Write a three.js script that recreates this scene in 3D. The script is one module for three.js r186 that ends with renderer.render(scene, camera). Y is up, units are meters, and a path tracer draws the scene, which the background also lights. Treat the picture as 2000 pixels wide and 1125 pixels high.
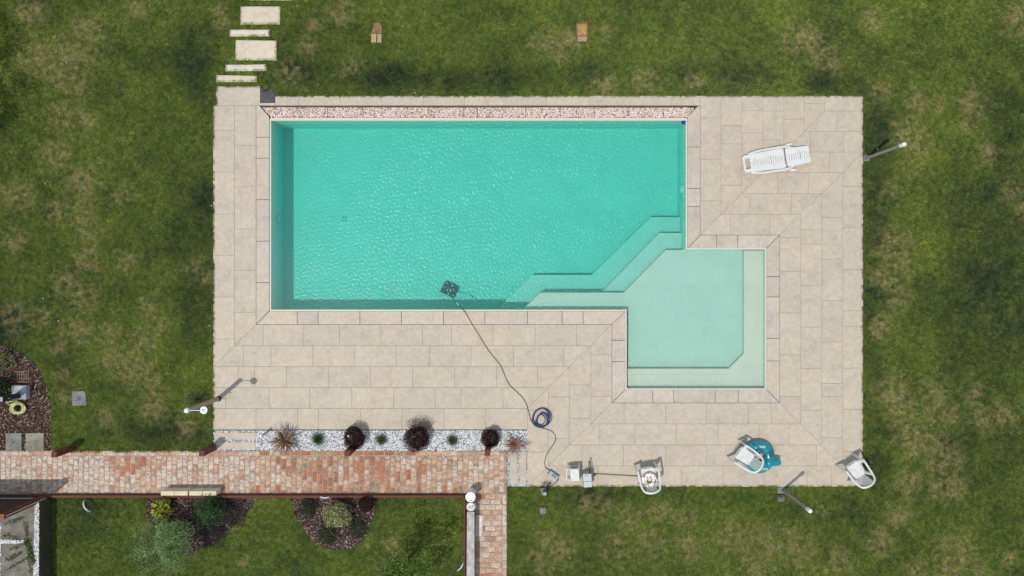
import * as THREE from 'three';
import { mergeGeometries } from 'three/addons/utils/BufferGeometryUtils.js';
import { FontLoader } from 'three/addons/loaders/FontLoader.js';
import { TextGeometry } from 'three/addons/geometries/TextGeometry.js';
import { RoundedBoxGeometry } from 'three/addons/geometries/RoundedBoxGeometry.js';

// ------------------------------------------------------------------ camera, sky, sun, exposure
const scene = new THREE.Scene();
const HGT = 20, S = 67;                                   // drone height above the paving; photo pixels per metre at paving level
const camera = new THREE.PerspectiveCamera(2 * Math.atan(562.5 / S / HGT) * 180 / Math.PI, 16 / 9, 0.1, 400);
camera.position.set(0, HGT, 0);
camera.up.set(0, 0, -1);
camera.lookAt(0, 0, 0);
scene.add(camera);

const renderer = new THREE.WebGLRenderer({ antialias: true });
renderer.toneMapping = THREE.LinearToneMapping;
renderer.toneMappingExposure = 1.0;
renderer.shadowMap.enabled = true;

const sunDir = new THREE.Vector3(-0.76 * Math.cos(1.173), Math.sin(1.173), 0.65 * Math.cos(1.173)).normalize();
const sun = new THREE.DirectionalLight(new THREE.Color(1.0, 0.95, 0.875), 2.95);
sun.position.copy(sunDir).multiplyScalar(60);
sun.target.position.set(0, 0, 0);
sun.castShadow = true;
sun.shadow.radius = 1;
sun.shadow.mapSize.set(4096, 4096);
Object.assign(sun.shadow.camera, { left: -18, right: 18, top: 14, bottom: -14, near: 1, far: 120 });
scene.add(sun, sun.target);
{
  const W = 256, H = 128, d = new Float32Array(W * H * 4);   // clear summer sky: deep blue overhead, pale towards the horizon, brighter round the sun
  for (let j = 0; j < H; j++) for (let i = 0; i < W; i++) {
    const el = ((j + 0.5) / H - 0.5) * Math.PI, az = ((i + 0.5) / W - 0.5) * 2 * Math.PI;
    const v = new THREE.Vector3(Math.cos(el) * Math.cos(az), Math.sin(el), Math.cos(el) * Math.sin(az));
    const up = Math.max(0, v.y), k = Math.pow(1 - up, 2.2), c = Math.max(0, v.dot(sunDir)), g = 0.35 * Math.pow(c, 10);
    const o = (j * W + i) * 4;
    d[o] = 0.36 + 0.46 * k + g; d[o + 1] = 0.45 + 0.44 * k + g * 0.97; d[o + 2] = 0.56 + 0.36 * k + g * 0.9; d[o + 3] = 1;
    if (v.y < 0) { d[o] = 0.1; d[o + 1] = 0.11; d[o + 2] = 0.06; }
  }
  const sky = new THREE.DataTexture(d, W, H, THREE.RGBAFormat, THREE.FloatType);
  sky.mapping = THREE.EquirectangularReflectionMapping; sky.magFilter = THREE.LinearFilter; sky.needsUpdate = true;
  scene.background = sky; scene.environment = sky;
}

// ------------------------------------------------------------------ helpers
let seed = 7;
const rnd = () => { seed = (seed + 0x6D2B79F5) | 0; let t = Math.imul(seed ^ (seed >>> 15), 1 | seed); t = (t + Math.imul(t ^ (t >>> 7), 61 | t)) ^ t; return ((t ^ (t >>> 14)) >>> 0) / 4294967296; };
const rr = (a, b) => a + (b - a) * rnd();
const pick = (a) => a[Math.floor(rnd() * a.length)];
const clamp = (x, a = 0, b = 1) => Math.min(b, Math.max(a, x));
const smooth = (a, b, x) => { const t = clamp((x - a) / (b - a)); return t * t * (3 - 2 * t); };
const hash = (x, y) => { let h = Math.imul(x, 374761393) + Math.imul(y, 668265263) | 0; h = Math.imul(h ^ (h >>> 13), 1274126177); return ((h ^ (h >>> 16)) >>> 0) / 4294967296; };
function vnoise(x, y) { const xi = Math.floor(x), yi = Math.floor(y), fx = x - xi, fy = y - yi, u = fx * fx * (3 - 2 * fx), v = fy * fy * (3 - 2 * fy); const a = hash(xi, yi), b = hash(xi + 1, yi), c = hash(xi, yi + 1), d = hash(xi + 1, yi + 1); return a + (b - a) * u + (c - a) * v + (a - b - c + d) * u * v; }
function fbm(x, y, n = 4) { let s = 0, a = 0.5, t = 0; for (let i = 0; i < n; i++) { s += a * vnoise(x, y); t += a; x = x * 2.03 + 17.1; y = y * 2.03 + 9.7; a *= 0.5; } return s / t; }
function tnoise(x, y, p) { const w = (n) => ((n % p) + p) % p, xi = Math.floor(x), yi = Math.floor(y), fx = x - xi, fy = y - yi, u = fx * fx * (3 - 2 * fx), v = fy * fy * (3 - 2 * fy); const a = hash(w(xi), w(yi)), b = hash(w(xi + 1), w(yi)), c = hash(w(xi), w(yi + 1)), d = hash(w(xi + 1), w(yi + 1)); return a + (b - a) * u + (c - a) * v + (a - b - c + d) * u * v; }
function tfbm(x, y, p, n) { let s = 0, a = 0.5, t = 0; for (let i = 0; i < n; i++) { s += a * tnoise(x, y, p); t += a; x *= 2; y *= 2; p *= 2; a *= 0.5; } return s / t; }

const X = (px, h = 0) => (px - 1000) / S * (HGT - h) / HGT;      // a photo pixel at height h above the paving
const Z = (py, h = 0) => (py - 562.5) / S * (HGT - h) / HGT;
const V = (px, py, h = 0) => new THREE.Vector3(X(px, h), h, Z(py, h));
const PX = (x) => x * S + 1000, PY = (z) => z * S + 562.5;
const lin = (c) => { c /= 255; return c <= 0.04045 ? c / 12.92 : Math.pow((c + 0.055) / 1.055, 2.4); };
const LIT = [1.34, 1.36, 1.37];                               // how bright a white level surface stands in this sun and sky
const lit = (r, g, b) => new THREE.Color().setRGB(Math.min(0.85, lin(r) / LIT[0]), Math.min(0.85, lin(g) / LIT[1]), Math.min(0.85, lin(b) / LIT[2]));
const mat = (color, roughness = 0.8, more = {}) => new THREE.MeshStandardMaterial({ color, roughness, ...more });
const pmat = (color, roughness, more = {}) => new THREE.MeshPhysicalMaterial({ color, roughness, ...more });

function mesh(name, geo, m, parent = scene) { const o = new THREE.Mesh(geo, m); o.name = parent === scene ? numbered(name) : name; o.castShadow = o.receiveShadow = true; parent.add(o); return o; }
const taken = new Map();
function numbered(n) { const k = taken.get(n) ?? 0; taken.set(n, k + 1); return k ? `${n}_${String(k).padStart(3, '0')}` : n; }
function tag(o, label, category, group) { o.userData = { label, category }; if (group) o.userData.group = group; return o; }
function thing(name, label, category, p = new THREE.Vector3(), turn = 0, group) { const o = new THREE.Group(); o.name = numbered(name); o.position.copy(p); o.rotation.y = turn; tag(o, label, category, group); scene.add(o); return o; }
function structure(name, label, category) { const o = new THREE.Group(); o.name = numbered(name); scene.add(o); o.userData = { kind: 'structure', label, category }; return o; }
function dup(o, p, turn, label) { const c = o.clone(); c.name = numbered(o.name.replace(/_\d{3}$/, '')); c.position.copy(p); c.rotation.y = turn; c.userData = { ...o.userData }; if (label) c.userData.label = label; scene.add(c); return c; }

const flat = (g) => { g = g.index ? g.toNonIndexed() : g; g.computeVertexNormals(); return g; };
function fromTris(pos, uv, col) { const g = new THREE.BufferGeometry(); g.setAttribute('position', new THREE.Float32BufferAttribute(pos, 3)); g.setAttribute('uv', new THREE.Float32BufferAttribute(uv ?? new Float32Array(pos.length / 3 * 2), 2)); if (col) g.setAttribute('color', new THREE.Float32BufferAttribute(col, 3)); g.computeVertexNormals(); return g; }
function merged(list) { return mergeGeometries(list.map((g) => { g = g.index ? g.toNonIndexed() : g; for (const k of Object.keys(g.attributes)) if (!['position', 'normal', 'uv'].includes(k)) g.deleteAttribute(k); if (!g.attributes.uv) g.setAttribute('uv', new THREE.Float32BufferAttribute(new Float32Array(g.attributes.position.count * 2), 2)); return g; })); }
const box = (w, h, d, x = 0, y = 0, z = 0, r = 0) => { const g = r ? new RoundedBoxGeometry(w, h, d, 2, r) : new THREE.BoxGeometry(w, h, d); g.translate(x, y, z); return g; };
const cyl = (r0, r1, h, x = 0, y = 0, z = 0, n = 24) => { const g = new THREE.CylinderGeometry(r1, r0, h, n); g.translate(x, y, z); return g; };

/** A convex outline [[x, z], ...] as a block from y0 to y1 with a chamfered top edge. */
function slabGeo(poly, y0, y1, ch = 0.004, off = [0, 0]) {
  let area = 0; for (let i = 0; i < poly.length; i++) { const a = poly[i], b = poly[(i + 1) % poly.length]; area += a[0] * b[1] - b[0] * a[1]; }
  if (area > 0) poly = [...poly].reverse();
  const inner = inset(poly, ch), n = poly.length, pos = [], uv = [];
  const put = (p, y) => { pos.push(p[0], y, p[1]); uv.push(p[0] + off[0], -p[1] + off[1] + (y1 - y)); };
  for (let i = 1; i < n - 1; i++) { put(inner[0], y1); put(inner[i], y1); put(inner[i + 1], y1); }
  const ring = (P, yp, Q, yq) => { for (let i = 0; i < n; i++) { const j = (i + 1) % n; put(P[i], yp); put(Q[i], yq); put(Q[j], yq); put(P[i], yp); put(Q[j], yq); put(P[j], yp); } };
  ring(inner, y1, poly, y1 - ch); ring(poly, y1 - ch, poly, y0);
  return fromTris(pos, uv);
}
/** Offset of a closed outline towards its inside (for a clockwise outline seen from above with z down the picture: given order with negative area). */
function inset(poly, d) {
  const n = poly.length, out = [];
  for (let i = 0; i < n; i++) {
    const a = poly[(i + n - 1) % n], b = poly[i], c = poly[(i + 1) % n];
    const n1 = norm2(b[0] - a[0], b[1] - a[1]), n2 = norm2(c[0] - b[0], c[1] - b[1]);
    const e1 = [n1[1], -n1[0]], e2 = [n2[1], -n2[0]], k = 1 + e1[0] * e2[0] + e1[1] * e2[1];
    out.push([b[0] + (e1[0] + e2[0]) / k * d, b[1] + (e1[1] + e2[1]) / k * d]);
  }
  return out;
}
const norm2 = (x, y) => { const l = Math.hypot(x, y) || 1; return [x / l, y / l]; };
function clip(poly, f) { const out = []; for (let i = 0; i < poly.length; i++) { const a = poly[i], b = poly[(i + 1) % poly.length], fa = f(a), fb = f(b); if (fa >= 0) out.push(a); if ((fa > 0 && fb < 0) || (fa < 0 && fb > 0)) { const t = fa / (fa - fb); out.push([a[0] + (b[0] - a[0]) * t, a[1] + (b[1] - a[1]) * t]); } } return out; }
const world = (poly, h = 0) => poly.map(([a, b]) => [X(a, h), Z(b, h)]);
const ccw = (poly) => { let s = 0; for (let i = 0; i < poly.length; i++) { const a = poly[i], b = poly[(i + 1) % poly.length]; s += a[0] * b[1] - b[0] * a[1]; } return s > 0 ? [...poly].reverse() : poly; };
function shapeOf(poly, holes = []) { const s = new THREE.Shape(poly.map(([x, z]) => new THREE.Vector2(x, -z))); for (const h of holes) s.holes.push(new THREE.Path(h.map(([x, z]) => new THREE.Vector2(x, -z)))); return s; }
/** Any outline (world x, z) with holes as a block from y0 to y1. */
function blockGeo(poly, y0, y1, holes = [], bevel = 0) { const g = new THREE.ExtrudeGeometry(shapeOf(poly, holes), { depth: y1 - y0 - 2 * bevel, bevelEnabled: bevel > 0, bevelSize: bevel, bevelThickness: bevel, bevelSegments: 2, bevelOffset: -bevel, curveSegments: 10 }); g.rotateX(-Math.PI / 2); g.translate(0, y0 + bevel, 0); return g; }
function sheetGeo(poly, y, holes = []) { const g = new THREE.ShapeGeometry(shapeOf(poly, holes), 10); g.rotateX(-Math.PI / 2); g.translate(0, y, 0); return g; }
const inside = (x, y, p) => { let c = false; for (let i = 0, j = p.length - 1; i < p.length; j = i++) if ((p[i][1] > y) !== (p[j][1] > y) && x < (p[j][0] - p[i][0]) * (y - p[i][1]) / (p[j][1] - p[i][1]) + p[i][0]) c = !c; return c; };
/** A band of rectangular section swept along points; flatways across (side = tangent x up). */
function sweep(pts, wide, thick, closed = false, up = new THREE.Vector3(0, 1, 0), n = 0) {
  const c = new THREE.CatmullRomCurve3(pts, closed, 'centripetal'); n = n || pts.length * 5;
  const P = c.getPoints(n), rings = [];
  for (let i = 0; i <= n; i++) {
    const t = c.getTangent(i / n), s = new THREE.Vector3().crossVectors(t, up).normalize(), u = new THREE.Vector3().crossVectors(s, t).normalize(), w = (typeof wide === 'function' ? wide(i / n) : wide) / 2, h = (typeof thick === 'function' ? thick(i / n) : thick) / 2, q = 0.35;
    rings.push([[-w, -h * q], [-w, h * q], [-w * 0.75, h], [w * 0.75, h], [w, h * q], [w, -h * q], [w * 0.75, -h], [-w * 0.75, -h]].map(([a, b]) => P[i].clone().addScaledVector(s, a).addScaledVector(u, b)));
  }
  const pos = [], tri = (a, b, d) => pos.push(a.x, a.y, a.z, b.x, b.y, b.z, d.x, d.y, d.z);
  for (let i = 0; i < n; i++) for (let k = 0; k < 8; k++) { const l = (k + 1) % 8, A = rings[i], B = rings[i + 1]; tri(A[k], B[k], B[l]); tri(A[k], B[l], A[l]); }
  if (!closed) for (const [r, f] of [[rings[0], 1], [rings[n], -1]]) for (let k = 1; k < 7; k++) f > 0 ? tri(r[0], r[k], r[k + 1]) : tri(r[0], r[k + 1], r[k]);
  return fromTris(pos);
}
const tube = (pts, r, n = 0, closed = false, sides = 8) => new THREE.TubeGeometry(new THREE.CatmullRomCurve3(pts, closed, 'centripetal'), n || pts.length * 6, r, sides, closed);
function bar(a, b, r0, r1 = r0, n = 16) { const d = new THREE.Vector3().subVectors(b, a), g = new THREE.CylinderGeometry(r1, r0, d.length(), n); g.applyQuaternion(new THREE.Quaternion().setFromUnitVectors(new THREE.Vector3(0, 1, 0), d.clone().normalize())); g.translate((a.x + b.x) / 2, (a.y + b.y) / 2, (a.z + b.z) / 2); return g; }
/** Four-sided tapered leg between two centres. */
function taper(a, wa, da, b, wb, db) { const q = (c, w, d) => [[-1, -1], [1, -1], [1, 1], [-1, 1]].map(([i, k]) => new THREE.Vector3(c.x + i * w / 2, c.y, c.z + k * d / 2)); const A = q(a, wa, da), B = q(b, wb, db), pos = [], tri = (...v) => v.forEach((p) => pos.push(p.x, p.y, p.z)); for (let i = 0; i < 4; i++) { const j = (i + 1) % 4; tri(A[i], B[j], A[j]); tri(A[i], B[i], B[j]); } tri(A[0], A[1], A[2]); tri(A[0], A[2], A[3]); tri(B[0], B[2], B[1]); tri(B[0], B[3], B[2]); return fromTris(pos); }

// ------------------------------------------------------------------ textures: grain only
function texture(n, f, repeat, srgb = true) { const d = new Uint8Array(n * n * 4); for (let j = 0; j < n; j++) for (let i = 0; i < n; i++) { const c = f(i / n, j / n), o = (j * n + i) * 4; d[o] = clamp(c[0]) * 255; d[o + 1] = clamp(c[1]) * 255; d[o + 2] = clamp(c[2]) * 255; d[o + 3] = 255; } const t = new THREE.DataTexture(d, n, n); t.wrapS = t.wrapT = THREE.RepeatWrapping; t.magFilter = THREE.LinearFilter; if (srgb) t.colorSpace = THREE.SRGBColorSpace; t.repeat.set(1 / repeat, 1 / repeat); t.needsUpdate = true; return t; }
const stoneTex = texture(1024, (u, v) => {
  const a = tfbm(u * 6, v * 6, 6, 5), b = tfbm(u * 40 + 3, v * 40, 40, 3), c = tfbm(u * 14 + 11, v * 14, 14, 3);
  let k = 0.94 + 0.07 * (a - 0.5) + 0.1 * (b - 0.5);
  if (tnoise(u * 170, v * 170, 170) > 0.955) k -= 0.09;
  if (c > 0.62) k -= 0.03 * (c - 0.62) / 0.2;
  const w = 0.03 * (tfbm(u * 5 + 7, v * 5, 5, 3) - 0.5);
  return [k + w * 0.5, k, k - w * 1.3];
}, 3.2);
const concreteTex = texture(512, (u, v) => { const a = tfbm(u * 6, v * 6, 6, 4), b = tfbm(u * 60, v * 60, 60, 2); const k = 0.8 + 0.3 * (a - 0.5) + 0.22 * (b - 0.5); return [k, k, k]; }, 1);
const brickTex = texture(512, (u, v) => { const a = tfbm(u * 14, v * 14, 14, 4), b = tfbm(u * 90, v * 90, 90, 2), l = smooth(0.52, 0.66, tfbm(u * 20 + 5, v * 20, 20, 4)); const k = 0.84 + 0.32 * (a - 0.5) + 0.2 * (b - 0.5); return [k + (0.96 - k) * l * 0.7, k + (1.0 - k) * l * 0.85, k + (1.02 - k) * l * 0.9]; }, 1.5);
const rustTex = texture(512, (u, v) => { const a = tfbm(u * 10, v * 10, 10, 5), b = tfbm(u * 50, v * 50, 50, 3); const k = 0.75 + 0.6 * (a - 0.5) + 0.3 * (b - 0.5); return [k * 1.05, k, k * 0.95]; }, 0.8);
const woodTex = texture(512, (u, v) => { const g = tfbm(u * 60, v * 3, 60, 3), a = tfbm(u * 8, v * 8, 8, 4), c = smooth(0.72, 0.8, tfbm(u * 120, v * 4, 120, 2)); const k = 0.82 + 0.3 * (g - 0.5) + 0.3 * (a - 0.5) - 0.25 * c; return [k, k, k]; }, 1);
const linerTex = texture(256, (u, v) => { const k = 0.96 + 0.05 * (tfbm(u * 6, v * 6, 6, 4) - 0.5); return [k, k, k]; }, 2.3);

// ------------------------------------------------------------------ outlines in photo pixels at paving level
const pool = [[529, 235], [1340, 235], [1340, 487], [1495, 487], [1495, 759], [1224, 759], [1224, 605], [529, 605]];
const deckPx = [[416, 206], [422, 206], [422, 168], [508, 168], [508, 187], [1686, 187], [1686, 951], [1030, 951], [1030, 840], [416, 840]];
const mulchPx = [
  [[-60, 690], [-20, 672], [5, 672], [40, 690], [70, 712], [86, 742], [95, 772], [98, 800], [98, 880], [-60, 880]],
  [[286, 971], [497, 971], [494, 985], [478, 1007], [450, 1033], [420, 1058], [385, 1077], [362, 1089], [352, 1070], [320, 1050], [292, 1030], [286, 1010]],
  [[569, 971], [734, 971], [731, 1000], [722, 1030], [708, 1056], [684, 1071], [655, 1076], [628, 1068], [606, 1052], [590, 1030], [574, 1003]]];
const steppers = [[488, -10, 571, 1], [470, 12, 547, 47.5], [448, 58, 526.5, 71], [460, 78, 540, 118], [440, 126, 520, 139], [422, 147, 501.5, 160]];
const hardPx = [deckPx, [[416, 840], [1031, 840], [1031, 951], [990, 951], [990, 1200], [908, 1200], [908, 969], [-60, 969], [-60, 881], [416, 881]], ...mulchPx, [[-60, 960], [92, 960], [80, 985], [80, 1200], [-60, 1200]],
  [[508, 172], [537, 172], [537, 201], [508, 201]]];

// ------------------------------------------------------------------ lawn
const DRY = [[60, 20, 30], [60, 105, 35], [110, 110, 40], [155, 110, 35], [170, 60, 30], [270, 17, 18], [120, 145, 30], [150, 165, 26], [120, 225, 26], [165, 235, 22], [160, 345, 30], [165, 370, 26], [165, 400, 22], [165, 430, 20], [172, 455, 20], [175, 490, 16], [165, 510, 20], [185, 522, 10], [128, 555, 24], [165, 580, 28], [110, 300, 26], [35, 385, 28], [115, 410, 22], [28, 470, 20], [240, 380, 20], [245, 510, 20], [28, 620, 26], [82, 617, 18], [55, 625, 14], [150, 645, 28], [210, 655, 22], [282, 668, 24], [305, 640, 16], [240, 715, 30], [255, 730, 20], [283, 720, 18], [295, 760, 26], [298, 795, 24], [270, 735, 14], [215, 700, 20], [126, 737, 16], [125, 777, 14], [205, 815, 20], [112, 676, 14], [360, 830, 22], [380, 520, 16], [400, 540, 14], [285, 600, 18],
  [430, 20, 14], [430, 45, 12], [600, 92, 18], [612, 50, 14], [560, 145, 22], [685, 130, 16], [660, 20, 26], [1075, 80, 20], [1110, 85, 22], [1180, 65, 14], [1100, 100, 18], [1045, 85, 12], [1180, 165, 20], [1260, 160, 22], [1350, 165, 18], [1560, 72, 30], [1590, 85, 24], [1610, 110, 22], [1625, 125, 16], [1700, 40, 20], [1720, 178, 18], [1795, 205, 24], [1830, 205, 16], [1765, 260, 24], [1790, 275, 22], [1780, 330, 16], [1740, 370, 14], [1900, 200, 24], [1890, 235, 18], [1930, 300, 20], [1975, 370, 18], [1992, 40, 30], [1998, 410, 16], [1745, 480, 30], [1755, 510, 28], [1730, 540, 26], [1750, 580, 22], [1720, 640, 20], [1745, 770, 30], [1760, 800, 30], [1825, 770, 26], [1830, 800, 26], [1860, 810, 18], [1900, 770, 18], [1920, 815, 22], [1960, 812, 22], [1790, 860, 34], [1830, 880, 34], [1850, 900, 30], [1840, 935, 34], [1860, 955, 22], [1780, 940, 26], [1755, 1010, 22], [1720, 1055, 26], [1860, 1085, 34], [1850, 1110, 26], [1790, 1110, 20], [1910, 1110, 18], [1975, 1095, 16], [1070, 1065, 26], [1100, 1080, 24], [1045, 1085, 18], [1060, 1110, 20], [1140, 985, 18], [1170, 990, 22], [1230, 1010, 22], [1290, 1000, 20], [1340, 1015, 20], [1200, 1070, 26], [1270, 1060, 26], [1350, 1070, 26], [1430, 1050, 30], [1500, 1060, 30], [1540, 1050, 20], [1600, 1000, 14], [1570, 1080, 26], [1640, 1095, 22], [1480, 1100, 26], [765, 1085, 14], [765, 1065, 14], [480, 1100, 12], [455, 1025, 12], [285, 1030, 10], [715, 1060, 10]];
const DARK = [[380, 120, 45, 60, 0.6], [390, 190, 30, 60, 0.5], [395, 380, 34, 40, 0.5], [365, 450, 45, 70, 0.45], [390, 560, 40, 60, 0.5], [5, 640, 40, 40, 0.6], [590, 140, 60, 26, 0.55], [780, 150, 90, 26, 0.6], [900, 155, 60, 24, 0.55], [980, 155, 80, 30, 0.45], [1150, 145, 60, 26, 0.55], [1300, 150, 70, 22, 0.4], [1460, 150, 60, 24, 0.5], [1620, 160, 60, 25, 0.55], [1710, 120, 30, 40, 0.3], [1715, 260, 30, 70, 0.5], [1715, 430, 26, 90, 0.5], [1705, 620, 22, 140, 0.45], [1930, 560, 90, 150, 0.45], [1900, 660, 70, 80, 0.5], [1960, 700, 80, 80, 0.4], [1880, 880, 70, 90, 0.55], [1940, 950, 70, 120, 0.4], [1960, 260, 60, 90, 0.35], [1725, 840, 30, 20, 0.5], [1700, 910, 30, 40, 0.5], [1540, 990, 60, 24, 0.45], [1440, 970, 60, 18, 0.5], [1650, 990, 50, 26, 0.4], [1180, 975, 80, 18, 0.45], [300, 845, 80, 26, 0.55], [120, 700, 30, 60, 0.3], [200, 560, 60, 60, 0.35], [640, 70, 50, 40, 0.3], [960, 20, 90, 30, 0.35], [160, 1000, 50, 40, 0.3], [1960, 620, 110, 330, 0.42], [1990, 900, 60, 200, 0.35], [330, 300, 60, 160, 0.22], [1200, 160, 420, 26, 0.25]];
const CG = [0.034, 0.053, 0.0165], CM = [0.084, 0.118, 0.0205], CY = [0.138, 0.168, 0.026], CD = [0.235, 0.195, 0.088];
const GW = 530, GH = 320, gridDry = new Float32Array(GW * GH), gridDark = new Float32Array(GW * GH);   // the patches, every 4 pixels
for (const [x, y, r0] of DRY) for (let r = r0 * 1.45, j = Math.max(0, ((y - 2 * r + 40) / 4) | 0); j < Math.min(GH, (y + 2 * r + 44) / 4); j++) for (let i = Math.max(0, ((x - 2 * r + 40) / 4) | 0); i < Math.min(GW, (x + 2 * r + 44) / 4); i++) { const q = ((i * 4 - 40 - x) ** 2 + (j * 4 - 40 - y) ** 2) / (r * r); gridDry[j * GW + i] = Math.max(gridDry[j * GW + i], Math.exp(-q * 1.1)); }
for (const [x, y, rx, ry, k] of DARK) for (let j = Math.max(0, ((y - 2.5 * ry + 40) / 4) | 0); j < Math.min(GH, (y + 2.5 * ry + 44) / 4); j++) for (let i = Math.max(0, ((x - 2.5 * rx + 40) / 4) | 0); i < Math.min(GW, (x + 2.5 * rx + 44) / 4); i++) { const q = ((i * 4 - 40 - x) / rx) ** 2 + ((j * 4 - 40 - y) / ry) ** 2; gridDark[j * GW + i] = Math.max(gridDark[j * GW + i], k * Math.exp(-q * 0.75)); }
function grid(f, px, py) { const x = clamp((px + 40) / 4, 0, GW - 1.01), y = clamp((py + 40) / 4, 0, GH - 1.01), i = x | 0, j = y | 0, u = x - i, v = y - j, o = j * GW + i; return (f[o] * (1 - u) + f[o + 1] * u) * (1 - v) + (f[o + GW] * (1 - u) + f[o + GW + 1] * u) * v; }
const LC = [0, 0, 0, 0];
function lawn(px, py) {
  const n1 = fbm(px / 95 + 3, py / 95, 4), n2 = fbm(px / 26, py / 26 + 5, 4), n3 = fbm(px / 7 + 50, py / 7, 3), dark = grid(gridDark, px, py), d = grid(gridDry, px, py);
  const g = clamp(0.53 + 0.75 * (n1 - 0.5) + 0.5 * (n2 - 0.5) + 0.28 * (n3 - 0.5) - 0.95 * dark, -0.1, 1.15);
  const m = fbm(px / 6.5 + 70, py / 5.5, 4), k = clamp(smooth(0.4, 0.72, m + d * 0.13 + 0.12 * (n2 - 0.5)) * (0.16 + 0.84 * smooth(0.08, 0.95, d))) * 0.68;
  for (let i = 0; i < 3; i++) { const c = g < 0.5 ? CG[i] + (CM[i] - CG[i]) * (g / 0.5) : CM[i] + (CY[i] - CM[i]) * ((g - 0.5) / 0.5); LC[i] = c + (CD[i] - c) * k; }
  LC[3] = k; return LC;
}
const LW = 2048, LH = 1216, LX0 = -40, LX1 = 2040, LY0 = -40, LY1 = 1195;
{
  const d = new Uint8Array(LW * LH * 4), enc = (c) => 255 * (c <= 0.0031308 ? 12.92 * c : 1.055 * Math.pow(c, 1 / 2.4) - 0.055);
  for (let j = 0; j < LH; j++) for (let i = 0; i < LW; i++) {
    const px = LX0 + (LX1 - LX0) * (i + 0.5) / LW, py = LY1 - (LY1 - LY0) * (j + 0.5) / LH, c = lawn(px, py), k = 0.3 + 0.7 * hash(i, j), o = (j * LW + i) * 4;
    d[o] = enc(c[0] * k * 0.92); d[o + 1] = enc(c[1] * k * 0.88); d[o + 2] = enc(c[2] * k); d[o + 3] = 255;
  }
  const t = new THREE.DataTexture(d, LW, LH); t.colorSpace = THREE.SRGBColorSpace; t.magFilter = THREE.LinearFilter; t.wrapS = t.wrapT = THREE.MirroredRepeatWrapping; t.needsUpdate = true;
  const g = sheetGeo(world([[-1700, -1500], [3700, -1500], [3700, 2600], [-1700, 2600]]), -0.035, [world([[428, 196], [1676, 196], [1676, 942], [428, 830]])]);
  const p = g.attributes.position, uv = g.attributes.uv;
  for (let i = 0; i < p.count; i++) uv.setXY(i, (PX(p.getX(i)) - LX0) / (LX1 - LX0), (LY1 - PY(p.getZ(i))) / (LY1 - LY0));
  const o = mesh('lawn_ground', g, mat(0xffffff, 0.95, { map: t }));
  o.userData = { kind: 'structure', label: 'flat lawn soil and thatch around the pool terrace', category: 'ground' };
}
function tuftGeo(n, len, lean, spread, wide) {
  const pos = [];
  for (let i = 0; i < n; i++) {
    const a = rr(0, 6.283), r = spread * Math.sqrt(rnd()), bx = Math.cos(a) * r, bz = Math.sin(a) * r, b = rr(0, 6.283), l = len * rr(0.7, 1.25), e = lean * rr(0.5, 1.2), w = wide * rr(0.7, 1.2);
    const dx = Math.cos(b), dz = Math.sin(b), sx = -dz * w / 2, sz = dx * w / 2;
    const m = [bx + dx * l * 0.5 * Math.sin(e * 0.6), l * 0.55 * Math.cos(e * 0.6), bz + dz * l * 0.5 * Math.sin(e * 0.6)], t = [m[0] + dx * l * 0.5 * Math.sin(e), m[1] + l * 0.5 * Math.cos(e), m[2] + dz * l * 0.5 * Math.sin(e)];
    const A = [bx - sx, 0, bz - sz], B = [bx + sx, 0, bz + sz], C = [m[0] + sx * 0.8, m[1], m[2] + sz * 0.8], D = [m[0] - sx * 0.8, m[1], m[2] - sz * 0.8];
    pos.push(...A, ...B, ...C, ...A, ...C, ...D, ...D, ...C, ...t);
  }
  return fromTris(pos);
}
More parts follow.
